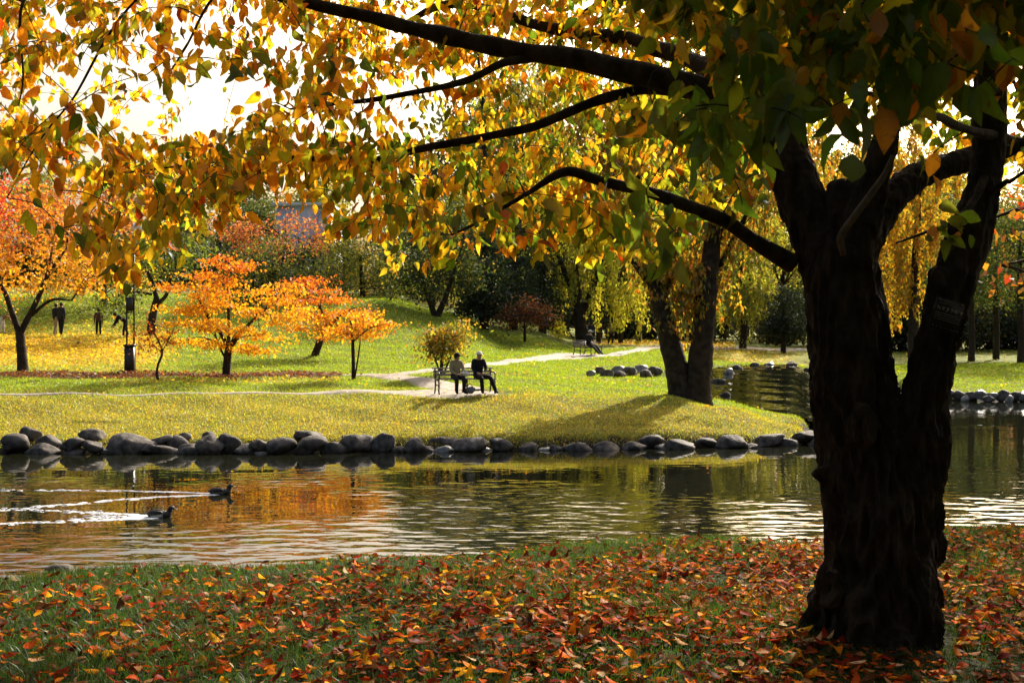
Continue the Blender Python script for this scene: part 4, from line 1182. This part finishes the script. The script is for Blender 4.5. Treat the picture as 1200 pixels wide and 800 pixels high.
def wake(label, arms, seed):
    r = np.random.default_rng(seed)
    mb = MB()
    for pts, wid, amt in arms:
        c = spline([list(P(a, q, (EYE - WATER_Z) * F / (q - HOR)))[:2] for a, q in pts], 220)
        L = np.linalg.norm(np.diff(c, axis=0), axis=1).sum()
        n = int(L * 42 * amt)
        for _ in range(n):
            u = r.random() ** 1.7
            i_ = int(u * 219)
            tt = unit(c[min(i_ + 1, 219)] - c[max(i_ - 1, 0)])
            off = r.normal() * wid * (.5 + 2.2 * u) + .05 * math.sin(u * 31 + seed) * u
            pos = c[i_] + np.array([-tt[1], tt[0]]) * off
            ln = (.03 + .09 * r.random()) * (1.2 - .4 * u); wd = (.010 + .022 * r.random()) * (1.3 - .6 * u); hh = .004 + .007 * r.random()
            a = math.atan2(tt[1], tt[0]) + r.normal() * .15
            k = np.arange(8) * math.pi / 4
            ring = np.stack([np.cos(k) * ln, np.sin(k) * wd], 1) * (1 + .2 * r.normal(size=(8, 1)))
            ring = ring @ np.array([[math.cos(a), math.sin(a)], [-math.sin(a), math.cos(a)]])
            Vv = np.concatenate([np.concatenate([ring + pos, np.full((8, 1), WATER_Z - .004)], 1), np.concatenate([ring * .55 + pos, np.full((8, 1), WATER_Z + hh * .8)], 1), [[pos[0], pos[1], WATER_Z + hh]]])
            kk = np.arange(8); k2 = (kk + 1) % 8
            mb.add(Vv, np.stack([kk, k2, k2 + 8, kk + 8], 1), np.stack([kk + 8, k2 + 8, np.full(8, 16)], 1))
    tag(mb.build('wake_glints', M_WAKE_GLINT, None, True), label, 'wake', kind='stuff')
duck('dark duck with raised head swimming in front, the farther of the two', 258, 578.5, R(8), (.10, .09, .08))
duck('dark duck with pale flank swimming nearer, trailing a broad white wake', 187, 605.5, R(2), (.5, .48, .45))
wake('white V shaped wake trailing behind the farther duck', [([(250, 578), (170, 575.5), (60, 574.3), (-120, 574)], .03, .8), ([(250, 579.5), (170, 583), (90, 590), (0, 597.5), (-120, 606)], .045, 1.1)], 5)
wake('broad white wake trailing behind the nearer duck', [([(178, 604), (120, 601), (50, 598), (-100, 594)], .04, .9), ([(178, 607), (110, 609.5), (0, 614), (-120, 620)], .05, 1.1), ([(178, 605.5), (130, 605.5), (85, 605)], .09, 2.2)], 6)

# ---------------------------------------------------------------- the big cherry tree on the near bank
def big_tree():
    rng = np.random.default_rng(5)
    base = np.array([(1032 - 600) / F * 6.26, 6.26, 0.0]); base[2] = TH(base[0], base[1])
    root = thing('cherry_tree', 'huge dark trunked cherry tree leaning over the near bank, spreading yellow leaves overhead', 'tree', base)
    def path(rows, n=None):
        w_ = [list(P(a, q, d)) + [r] for a, q, d, r in rows]
        return spline(w_, n or max(12, len(rows) * 10))
    # heavy wood, fused into one surface
    heavy = [
        [(1036, 800, 6.2, .37), (1035, 765, 6.22, .33), (1033, 725, 6.26, .285), (1031, 670, 6.26, .27), (1029, 610, 6.26, .285), (1020, 545, 6.26, .265), (1005, 480, 6.26, .232), (996, 420, 6.26, .22), (990, 350, 6.26, .215), (985, 300, 6.26, .20), (984, 270, 6.26, .13)],
        [(1062, 600, 6.2, .15), (1074, 540, 6.15, .15), (1082, 475, 6.1, .115), (1100, 395, 6.05, .117), (1119, 325, 6.0, .114), (1143, 255, 6.0, .108), (1156, 190, 6.0, .096), (1160, 130, 6.0, .088), (1166, 60, 6.0, .08), (1185, -60, 6.0, .07)],
        [(975, 330, 6.3, .15), (948, 260, 6.35, .135), (928, 205, 6.4, .125), (920, 160, 6.45, .11), (922, 100, 6.5, .10), (912, 30, 6.6, .085), (895, -80, 6.8, .07)],
        [(988, 320, 6.2, .12), (992, 265, 6.2, .105), (993, 232, 6.2, .10), (993, 214, 6.2, .098)],
        [(1000, 310, 6.15, .13), (1016, 250, 6.1, .10), (1028, 200, 6.05, .08), (1040, 150, 6.0, .06), (1046, 90, 6.0, .05), (1060, 10, 6.0, .04), (1075, -80, 6.0, .03)],
        [(1010, 290, 6.25, .11), (1040, 237, 6.3, .095), (1080, 205, 6.4, .08), (1130, 188, 6.5, .068), (1200, 168, 6.6, .05), (1300, 140, 6.7, .03)],
        [(925, 180, 6.45, .09), (890, 150, 6.5, .085), (862, 122, 6.6, .085), (848, 85, 6.65, .08), (843, 50, 6.7, .07), (850, -20, 6.8, .05)],
    ]
    mb = MB()
    for h in heavy:
        c = path(h); mb.tube(c[:, :3], c[:, 3] * .935, 20)
    for a in (0.4, 1.7, 2.9, 4.1, 5.3):       # root flare
        x, y = math.cos(a), math.sin(a)
        ln = .34 + .05 * math.sin(a * 3)
        pts = [[base[0] + x * .12, base[1] + y * .12, base[2] + .34, .15], [base[0] + x * .25, base[1] + y * .25, base[2] + .12, .10], [base[0] + x * ln, base[1] + y * ln, base[2] - .06, .045]]
        c = spline(pts, 14); mb.tube(c[:, :3], c[:, 3], 12)
    for (a, q, d, r) in [(1088, 600, 6.2, .075), (1085, 560, 6.15, .09), (965, 560, 6.2, .05), (1092, 640, 6.2, .06), (975, 690, 6.1, .06), (1085, 700, 6.1, .07), (1010, 500, 6.02, .07), (1100, 330, 5.95, .05)]:
        mb.ball(P(a, q, d), (r, r, r * 1.6), 14, 10)
    tmp = mb.build('tmp', M_BARK)
    rm = tmp.modifiers.new('r', 'REMESH'); rm.mode = 'VOXEL'; rm.voxel_size = .0115
    me = bpy.data.meshes.new_from_object(tmp.evaluated_get(bpy.context.evaluated_depsgraph_get()))
    bpy.data.objects.remove(tmp)
    n = len(me.vertices)
    co = np.empty(n * 3, np.float32); me.vertices.foreach_get('co', co); co = co.reshape(-1, 3).astype(float)
    # relax the voxel steps, then raise the bark
    ed = np.empty(len(me.edges) * 2, np.int32); me.edges.foreach_get('vertices', ed); ed = ed.reshape(-1, 2)
    for _ in range(4):
        acc = np.zeros_like(co); k = np.zeros(n)
        for a_, b_ in ((0, 1), (1, 0)):
            np.add.at(acc, ed[:, a_], co[ed[:, b_]]); np.add.at(k, ed[:, a_], 1)
        co = co * .45 + acc / k[:, None] * .55
    me.vertices.foreach_set('co', co.astype(np.float32).ravel()); me.update()
    nv = np.empty(n * 3, np.float32); me.vertex_normals.foreach_get('vector', nv); nv = nv.reshape(-1, 3)
    disp = np.empty(n)
    for i_ in range(n):
        x, y, z = co[i_]
        w1 = mnoise.noise(Vector((x * 3.2, y * 3.2, z * 2.2)))
        w2 = mnoise.noise(Vector((x * 17 + w1, y * 17, z * 4.5)))
        w3 = mnoise.noise(Vector((x * 40, y * 40, z * 18 + 7)))
        w4 = mnoise.noise(Vector((x * 6, y * 6, z * 34 + 3)))     # lenticel bands
        low = max(0.0, min(1.0, (2.6 - z) / 1.6))
        disp[i_] = .028 * w1 + low * (.040 * (1 - 2.6 * abs(w2)) - .018) + .010 * w3 + (1 - low) * .006 * w4
    co = co + nv * disp[:, None] - base
    me.vertices.foreach_set('co', co.astype(np.float32).ravel())
    me.materials.clear(); me.materials.append(M_BARK); me.update()
    link('trunk', me, root)
    # boughs
    boughs = [
        [(858, 122, 6.6, .082), (800, 98, 6.6, .07), (700, 76, 6.7, .062), (600, 57, 6.8, .054), (500, 37, 6.9, .045), (400, 12, 7.0, .037), (300, -12, 7.0, .03), (150, -50, 7.1, .018)],
        [(845, 118, 6.6, .055), (775, 103, 6.7, .036), (700, 118, 6.8, .03), (620, 150, 6.9, .028), (540, 166, 7.0, .024), (460, 183, 7.0, .02), (380, 188, 7.0, .016), (325, 184, 7.0, .012), (250, 190, 7.1, .008), (130, 205, 7.1, .004)],
        [(930, 312, 6.3, .05), (880, 280, 6.2, .04), (840, 255, 6.1, .034), (760, 225, 6.0, .03), (700, 210, 6.0, .026), (664, 203, 6.0, .024), (620, 226, 6.0, .014), (565, 258, 6.0, .010), (530, 275, 6.0, .006)],
        [(625, 68, 6.8, .03), (590, 75, 6.7, .022), (540, 95, 6.6, .019), (470, 112, 6.5, .016), (400, 121, 6.5, .011), (340, 128, 6.5, .006)],
        [(846, 90, 6.65, .06), (800, 66, 7.2, .052), (740, 49, 7.6, .046), (680, 40, 8.0, .042), (600, 20, 8.4, .036), (555, 6, 8.6, .033), (515, 6, 8.7, .028), (470, 28, 8.9, .018), (420, 34, 9.0, .01)],
        [(843, 60, 6.7, .05), (790, -20, 6.4, .042), (640, -70, 6.2, .034), (420, -90, 6.0, .026), (230, -60, 5.9, .018), (160, 0, 5.9, .007), (125, 45, 5.9, .0062), (88, 112, 5.9, .0055), (60, 147, 5.9, .0045), (38, 178, 5.9, .0035), (8, 232, 5.9, .003)],
        [(420, -90, 6.0, .02), (300, -50, 6.1, .012), (248, 0, 6.2, .008), (218, 55, 6.2, .006), (190, 98, 6.2, .003)],
        [(230, -60, 5.9, .014), (90, -60, 5.8, .01), (28, 0, 5.8, .008), (27, 90, 5.8, .005), (22, 125, 5.8, .003)],
        [(912, 30, 6.6, .07), (860, -60, 8.5, .06), (760, -20, 10.5, .05), (640, 40, 12, .035), (560, 90, 13, .02)],
        [(895, -80, 6.8, .07), (880, -120, 9, .06), (900, -60, 12, .045), (880, 20, 14.5, .02)],
        [(1166, 60, 6.0, .06), (1120, -80, 8, .055), (1060, -70, 11, .04), (1020, 20, 14, .02)],
        [(922, 120, 6.5, .06), (900, 20, 5.6, .05), (860, -60, 4.6, .04), (800, -120, 3.6, .03), (700, -300, 2.5, .015)],
        [(1160, 110, 6.0, .06), (1150, 0, 5.0, .05), (1120, -100, 4.0, .04), (1050, -160, 3.2, .02)],
        [(1160, 120, 6.0, .04), (1100, 96, 5.8, .03), (1065, 92, 5.6, .02), (1000, 70, 5.2, .012), (930, 60, 4.7, .008)],
        [(1185, 165, 6.2, .03), (1130, 150, 5.6, .022), (1075, 128, 5.0, .016), (1020, 110, 4.4, .01), (960, 100, 3.9, .006)],
        [(1165, 60, 6.0, .06), (1280, -60, 6.5, .05), (1450, -100, 7, .03)],
        [(1160, 200, 6.0, .03), (1122, 255, 5.7, .012), (1085, 272, 5.6, .008), (1050, 285, 5.5, .005)],
        [(1148, 230, 6.0, .03), (1180, 215, 5.8, .012), (1215, 190, 5.7, .008)],
        [(1085, -80, 6.0, .04), (1020, -350, 6.5, .03), (900, -600, 7, .015)],
        [(895, -80, 6.8, .06), (850, -300, 7.2, .04), (780, -550, 7.5, .02)],
        [(420, -90, 6.0, .02), (350, -200, 6.6, .015), (300, -300, 7, .008)],
    ]
    nodes, nrad = [], []
    for j, h in enumerate(boughs):
        c = path(h, 14 * len(h))
        kn = np.array([mnoise.noise(Vector((q[0] * 5, q[1] * 5, q[2] * 5))) for q in c])
        c[:, 3] *= 1 + .22 * kn
        c[:, :3] += .012 * np.array([[mnoise.noise(Vector((q[0] * 3 + 9, q[1] * 3, q[2] * 3 + s_))) for s_ in (0, 5, 9)] for q in c]) * (c[:, 3:4] > .012) * 1.8
        b = MB(); b.tube(c[:, :3], c[:, 3], 12 if h[0][3] > .03 else 7)
        b.build('bough', M_BARK if h[0][3] > .025 else M_TWIG, root, True, base)
        k0 = 10
        nodes.append(c[k0:, :3]); nrad.append(c[k0:, 3])
    b = MB(); c = path([(988, 298, 5.99, .016), (985, 278, 5.94, .018), (1000, 255, 5.9, .018), (1020, 228, 5.88, .017), (1036, 205, 5.86, .014), (1046, 182, 5.84, .008)], 40); b.tube(c[:, :3], c[:, 3], 9)
    b.build('dead_branch', M_DEAD, root, True, base)
    nodes = np.concatenate(nodes); nrad = np.concatenate(nrad)
    # leaf clusters: where sprays of leaves hang in the crown
    bx = [-150, 0, 60, 95, 130, 165, 205, 230, 262, 290, 330, 360, 385, 420, 455, 485, 520, 560, 600, 650, 700, 760, 800, 850, 885, 910, 940, 960, 1050, 1100, 1130, 1200, 1350]
    by = [210, 205, 225, 330, 345, 330, 292, 285, 262, 235, 225, 285, 280, 262, 322, 330, 312, 300, 300, 300, 305, 300, 285, 250, 215, 190, 165, 150, 150, 160, 190, 205, 220]
    cl = []
    def dens(px, py):
        h = 1.0
        if ((px - 165) / 140) ** 2 + ((py - 108) / 50) ** 2 < 1: h = .20
        elif px < 330 and py < 70: h = .52
        elif px < 120 and py > 170: h = .45
        if ((px - 470) / 60) ** 2 + ((py - 122) / 32) ** 2 < 1: h = .3
        if 300 < px < 380 and py > 200: h *= .55
        if 90 < px < 180 and py > 250: h *= .6
        if px > 940 and 60 < py < 150: h *= .8
        return h
    # keep the spray behind the main boughs, whose bark stays bare on the open side
    LINES = [([330, 400, 500, 600, 700, 800, 860], [-5, 12, 38, 57, 76, 98, 122]), ([470, 540, 620, 700, 775], [181, 166, 150, 118, 103]), ([560, 664, 700, 760, 840, 930], [260, 203, 210, 225, 255, 312]), ([400, 470, 540, 620], [120, 112, 95, 70])]
    want = 2700
    while len(cl) < want:
        px = rng.uniform(-150, 1350); top = np.interp(px, bx, by); py = rng.uniform(-230, top)
        if rng.random() > dens(px, py): continue
        if px > 750 and py < 170 and rng.random() < .45: d = rng.uniform(3.0, 5.0)
        elif rng.random() < .30: d = rng.uniform(8.8, 13.0)
        else: d = float(np.clip(rng.normal(7.3, 1.1), 5.2, 10))
        if px > 890 and py > 120 and d < 6.3 and rng.random() < .85: continue
        if d < 5 and py > 150: continue
        if 1105 < px < 1190 and py > 50 and d < 6.2: continue
        if d < 7.5 and any(-58 < py - np.interp(px, lx, ly) < 16 for lx, ly in LINES if lx[0] < px < lx[-1]): d = rng.uniform(7.6, 10.5)
        cl.append((P(px, py, d), px, py, 1))
    for (px, py, d) in [(882, 188, 3.4), (845, 150, 3.6), (765, 285, 3.6), (795, 275, 3.8), (900, 130, 2.9), (940, 140, 2.8), (975, 125, 3.0), (1010, 120, 3.1), (1170, 110, 3.0), (1190, 70, 2.8), (1150, 60, 3.2), (1060, 60, 3.0), (925, 110, 3.0), (860, 125, 3.3), (1105, 265, 5.6), (1130, 262, 5.6), (1080, 195, 5.8), (835, 190, 4.2), (870, 240, 4.4)]:
        cl.append((P(px, py, d), px, py, 2))
    n_over = 0
    while n_over < 800:
        u = unit(rng.normal(size=3)) * rng.random() ** .4
        p = np.array([4.0, 4.4, 5.0]) + u * np.array([6.4, 8.2, 2.4])
        if p[2] < 2.9: continue
        if p[1] > .6:
            px, py = 600 + F * p[0] / p[1], HOR - F * (p[2] - EYE) / p[1]
            if -60 < px < 1260 and py > -30: continue
            if p[1] < 2.2 and abs(p[0]) < 1.5: continue
        cl.append((p, 600 if p[1] < .6 else 600 + F * p[0] / max(p[1], 2), -200, 0)); n_over += 1
    # join each spray to the nearest wood, nearest first
    cp = np.array([c_[0] for c_ in cl])
    best = np.empty(len(cp)); 
    for i_ in range(0, len(cp), 100):
        best[i_:i_ + 100] = np.linalg.norm(cp[i_:i_ + 100, None] - nodes[None], axis=2).min(1)
    order = np.argsort(best)
    NP_, NR_ = [nodes], [nrad]
    buf = np.empty((len(nodes) + len(cp) * 6, 3)); bufr = np.empty(len(buf)); m = len(nodes); buf[:m] = nodes; bufr[:m] = nrad
    tw = MB()
    lp, la, ln_, lc, ll = [], [], [], [], []
    for i_ in order:
        p, px, py, vis = cl[i_]
        dv = buf[:m] - p
        dist = np.sqrt((dv ** 2).sum(1))
        k = np.argmin(dist + .35 * np.maximum(-dv[:, 2], 0))
        s_ = buf[k]; L = dist[k]
        hv = p - s_; side = np.array([-hv[1], hv[0], 0]); side = side / (np.linalg.norm(side) + 1e-6)
        c = spline([s_, s_ + hv * .35 + np.array([0, 0, .10 * L]) + side * rng.normal() * .10 * L, s_ + hv * .72 + np.array([0, 0, .08 * L]) + side * rng.normal() * .10 * L, p], 9)
        r0 = min(bufr[k] * .8, .0034 + .0042 * L)
        tw.tube(c, np.linspace(max(r0, .0026), .0018, 9), 5, cap=False)
        q = c[2::2][:4]; buf[m:m + len(q)] = q; bufr[m:m + len(q)] = np.linspace(r0, .002, len(q)); m += len(q)
        # leaves along the outer half of the spray
        nl = rng.integers(9, 17) if vis else rng.integers(13, 20)
        if vis == 2: nl = rng.integers(6, 10)
        span = min(.50, .25 + .5 * L)
        t = 1 - rng.random(nl) * min(1, span / max(L, .05))
        idx = np.clip(t, 0, 1) * 8
        i0 = np.clip(idx.astype(int), 0, 7); f = (idx - i0)[:, None]
        at_ = c[i0] * (1 - f) + c[i0 + 1] * f
        at_ = at_ + rng.normal(size=(nl, 3)) * np.array([.055, .055, .035])
        out = rng.normal(size=(nl, 3)) * .42; out[:, 2] -= 1.0 - .35 * rng.random(nl)
        out += (hv / (L + 1e-6)) * .25
        lp.append(at_); la.append(out)
        nn = rng.normal(size=(nl, 3)); nn[:, 2] = np.abs(nn[:, 2]) * .6; ln_.append(nn)
        # colour: greener towards the right and low middle, yellow and orange on the left
        kx = np.clip((px - 380) / 520, 0, 1)
        kg = .27 + .62 * kx ** 1.4 + (.22 if (py > 120 and 380 < px < 860) else 0) + (.20 if (60 < px < 400 and py > 160) else 0)
        kg = np.clip(kg + .18 * rng.normal(), .03, .92)
        pal = [(kg * 1.0, GRN), (kg * .5, (.13, .17, .022)), (.75, YGR), (.3, (.42, .36, .03)), ((1 - kg) * 1.6, YEL), ((1 - kg) * 1.1, (.66, .33, .025)), ((1 - kg) * .4, ORA), ((1 - kg) * .05, RED)]
        if vis == 2: pal = [(2, GRN), (1, (.13, .2, .025)), (.35, (.5, .24, .03))]
        lc.append(pick(pal, nl, rng, .15))
        ll.append((.086 if vis == 1 else .10 if vis else .13) * (.6 + .7 * rng.random(nl)))
    tw.build('twigs', M_TWIG, root, True, base)
    lp, la, ln_, lc, ll = [np.concatenate(q) for q in (lp, la, ln_, lc, ll)]
    Vv, T, C = leaves_fine(lp, la, ln_, ll, .50 + .10 * rng.random(len(lp)), lc, rng=rng)
    o = link('foliage', mesh_np('foliage', Vv - base, [T], M_LEAF, C), root)
    return root, base
big_tree()

# plate fastened to the right arm of the trunk
def plate():
    c = P(1110, 370, 5.845)
    r = thing('name_plate', 'small dark tilted plate with pale writing fastened to the right arm of the dark trunk', 'sign', c)
    r.rotation_euler = (R(-6), R(17), 0)
    s = 5.9 / F
    wd, ht = 34 * s, 38 * s
    dark = simple('plate_face', (.010, .011, .011), (.008, .009, .009), 30, .7, spec=.2)
    pale = simple('plate_ink', (.20, .21, .20), (.14, .15, .14), 60, .7, spec=.2)
    b = MB(); b.box((0, 0, 0), (wd, .006, ht)); b.build('plate', dark, r)
    b = MB(); rg = np.random.default_rng(3)
    def row(z, x0, x1, h, gap, dens_):
        x = x0
        while x < x1:
            cw = gap * (.75 + .3 * rg.random())
            for _ in range(dens_):
                if rg.random() < .5: b.box((x + cw * (.2 + .5 * rg.random()), -.0045, z + h * (rg.random() - .5) * .8), (cw * .6, .003, h * .16))
                else: b.box((x + cw * (.15 + .6 * rg.random()), -.0046, z + h * (rg.random() - .5) * .3), (cw * .15, .003, h * .75))
            x += gap
    row(ht * .42, -wd * .40, wd * .15, ht * .05, wd * .05, 3)
    row(ht * .34, -wd * .36, wd * .12, ht * .05, wd * .05, 3)
    row(ht * .17, -wd * .42, wd * .45, ht * .13, wd * .155, 4)
    for k in range(4): row(ht * (.03 - .065 * k), -wd * .44, wd * (.42 if k else .3), ht * .045, wd * .045, 3)
    row(-ht * .40, -wd * .44, wd * .42, ht * .03, wd * .12, 2)
    b.build('lettering', pale, r)
    for sg in (-1, 1):
        b = MB(); b.ball((sg * wd * .40, -.004, ht * .44), (.004, .003, .004), 8, 6); b.build('screw', pale, r)
plate()

# ---------------------------------------------------------------- grass
def blades(name, X, Y, hgt, wid, col, mat_, rng, lean=.45, bend=True):
    n = len(X)
    Z = terrain(X, Y)
    a = rng.random(n) * 6.283
    side = np.stack([np.cos(a), np.sin(a), np.zeros(n)], 1)
    ld_ = rng.normal(size=(n, 2)) * lean
    tip = np.stack([ld_[:, 0], ld_[:, 1], np.ones(n)], 1) * hgt[:, None]
    p0 = np.stack([X, Y, Z - .008], 1)
    if bend:
        mid = p0 + tip * np.array([.32, .32, .58])
        Vv = np.stack([p0 - side * wid[:, None] / 2, p0 + side * wid[:, None] / 2, mid + side * wid[:, None] * .38, mid - side * wid[:, None] * .38, p0 + tip], 1).reshape(-1, 3)
        i_ = np.arange(n)[:, None] * 5
        o = link(name, mesh_np(name, Vv, [i_ + np.array([0, 1, 2, 3]), i_ + np.array([3, 2, 4])], mat_, np.repeat(col, 5, 0)))
    else:
        Vv = np.stack([p0 - side * wid[:, None] / 2, p0 + side * wid[:, None] / 2, p0 + tip], 1).reshape(-1, 3)
        o = link(name, mesh_np(name, Vv, [np.arange(n * 3).reshape(-1, 3)], mat_, np.repeat(col, 3, 0)))
    return o
def near_grass():
    rng = np.random.default_rng(8)
    n = 230000
    Y = 4.6 + 8.2 * rng.random(n) ** .85
    X = (rng.random(n) - .5) * (2 * (.50 * Y + 1.2))
    z = terrain(X, Y)
    patch = np.sin(X * 2.1 + 1.3 * np.sin(Y * 1.7)) + np.sin(Y * 2.7 + X) * .7 + .6 * rng.normal(size=n)
    k = (z > -.75) & (patch > -1.5) & (np.hypot(X - 1.93, Y - 6.26) > .36)
    X, Y = X[k], Y[k]; n = len(X)
    h = .030 + .035 * rng.random(n); h *= 1 + .4 * (patch[k] > .8)
    w_ = .0035 + .0025 * rng.random(n)
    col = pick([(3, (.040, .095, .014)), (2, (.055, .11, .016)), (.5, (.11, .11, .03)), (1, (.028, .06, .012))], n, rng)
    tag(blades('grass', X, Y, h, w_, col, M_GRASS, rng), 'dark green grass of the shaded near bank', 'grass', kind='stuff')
near_grass()
def far_grass():
    rng = np.random.default_rng(9)
    n = 560000
    Y = 30.6 + 48 * rng.random(n) ** 1.25
    X = (rng.random(n) - .5) * (2 * .50 * Y)
    px = 600 + F * X / Y
    z = terrain(X, Y)
    k = (z > -1.33) & ~on_path(X, Y) & ~(in_poly(X, Y, STREAM_W)) & ~((Y < 53) & (px > 1030))
    lz_ = leafy_zone(px, Y)
    k &= rng.random(n) > lz_ * 1.0
    X, Y, px = X[k], Y[k], px[k]; n = len(X)
    sc = Y / 37
    h = (.035 + .040 * rng.random(n)) * (.7 + .3 * sc)
    w_ = (.018 + .016 * rng.random(n)) * sc
    dry = np.clip((40.5 - Y) / 5, 0, 1) * .85 + .08 * np.sin(X * 3.1 + Y * 1.3) + .12 * np.sin(X * .8 + 2) * np.sin(Y * .9)
    c1 = pick([(3, (.26, .38, .018)), (2, (.33, .42, .02)), (1, (.18, .29, .02))], n, rng)
    c2 = pick([(3, (.52, .41, .045)), (2, (.40, .36, .035)), (1, (.60, .46, .09)), (1.2, (.26, .19, .05))], n, rng)
    q = (rng.random(n) < np.clip(dry, .04, .95))[:, None]
    tag(blades('lawn_grass', X, Y, h, w_, np.where(q, c2, c1), M_GRASS, rng, .5, False), 'sunlit yellow green lawn grass across the pond', 'grass', kind='stuff')
far_grass()

# ---------------------------------------------------------------- fallen leaves
def litter_near():
    rng = np.random.default_rng(10)
    n = 40000
    Y = 4.7 + 6.6 * rng.random(n) ** .8
    X = (rng.random(n) - .5) * (2 * (.48 * Y + .8))
    z = terrain(X, Y)
    px = 600 + F * X / Y
    cl_ = .5 + .5 * np.sin(X * 3.1 + Y * 2.3 + 1.7 * np.sin(X * 1.3)) * np.sin(Y * 3.7 - X * 1.9)
    dn = np.interp(px, [-200, 0, 300, 600, 900, 1400], [.34, .34, .48, .68, .92, .92]) * (.50 + .72 * cl_)
    crest = 9.75 + .30 * X - .012 * X * X
    dn *= np.interp(crest - Y, [-.4, .2, 1.0, 2.2], [.06, .25, .65, 1])
    k = (rng.random(n) < dn) & (np.hypot(X - 1.93, Y - 6.26) > .40)
    X, Y, z = X[k], Y[k], z[k]; n = len(X)
    pos = np.stack([X, Y, z + .020 + .024 * rng.random(n)], 1)
    a = rng.random(n) * 6.283
    ax = np.stack([np.cos(a), np.sin(a), .11 * rng.normal(size=n)], 1)
    nr = np.stack([.24 * rng.normal(size=n), .24 * rng.normal(size=n), np.ones(n)], 1)
    fl = rng.random(n) < .35; nr[fl] *= -1
    col = pick([(2.3, (.36, .060, .007)), (2.3, (.20, .020, .007)), (1.7, (.50, .15, .008)), (3.2, (.085, .034, .014)), (1.0, (.62, .31, .012)), (1.3, (.27, .135, .055)), (.6, (.40, .27, .16)), (1.4, (.10, .010, .007))], n, rng, .22)
    L = .070 * (.45 + .9 * rng.random(n))
    Vv, T, C = leaves_fine(pos, ax, nr, L, .52 + .12 * rng.random(n), col, fold=.3, curl=.38, rng=rng)
    tag(link('fallen_leaves', mesh_np('fallen_leaves', Vv, [T], M_FALL, C)), 'orange, red and brown fallen leaves strewn over the near bank', 'fallen leaves', kind='stuff')
litter_near()
def litter_far():
    rng = np.random.default_rng(12)
    n = 120000
    Y = 31.5 + 78 * rng.random(n)
    Y[14000:40000] = 57 + 4.8 * rng.normal(size=26000)
    Y[:14000] = 44.6 + 1.1 * rng.normal(size=14000)
    X = (rng.random(n) - .5) * (2 * .46 * Y)
    X[14000:40000] = -(.50 - .26 * rng.random(26000)) * Y[14000:40000]
    px = 600 + F * X / Y
    dn = np.maximum(leafy_zone(px, Y), .035 + .05 * ((px > 770) & (px < 960) & (Y < 36)))
    k = (rng.random(n) < dn) & ~in_poly(X, Y, STREAM_W)
    X, Y, px = X[k], Y[k], px[k]
    Z = terrain(X, Y); k = Z > -1.1; X, Y, Z, px = X[k], Y[k], Z[k], px[k]; n = len(X)
    leaf_shade_band = (np.abs(Y - 44.6) < 1.5) & (px < 430)  # leaves here coloured darker, for brown litter and painted shade
    col = np.where(leaf_shade_band[:, None], pick([(3, (.12, .045, .025)), (2, (.2, .07, .03)), (1, (.3, .14, .04))], n, rng), pick([(4, (.68, .50, .04)), (1.3, (.62, .32, .03)), (1, (.35, .32, .04))], n, rng))
    pos = np.stack([X, Y, Z + .05 + .05 * rng.random(n)], 1)
    a = rng.random(n) * 6.283
    ax = np.stack([np.cos(a), np.sin(a), .35 * rng.normal(size=n)], 1); nr = np.stack([.5 * rng.normal(size=n), .5 * rng.normal(size=n), np.ones(n)], 1)
    Vv, Q, C = leaves_quad(pos, ax, nr, .11 * (.7 + .6 * rng.random(n)) * np.maximum(1, Y / 50), .65, col)
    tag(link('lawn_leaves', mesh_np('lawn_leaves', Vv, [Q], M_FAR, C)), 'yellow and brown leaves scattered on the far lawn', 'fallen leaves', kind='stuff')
litter_far()
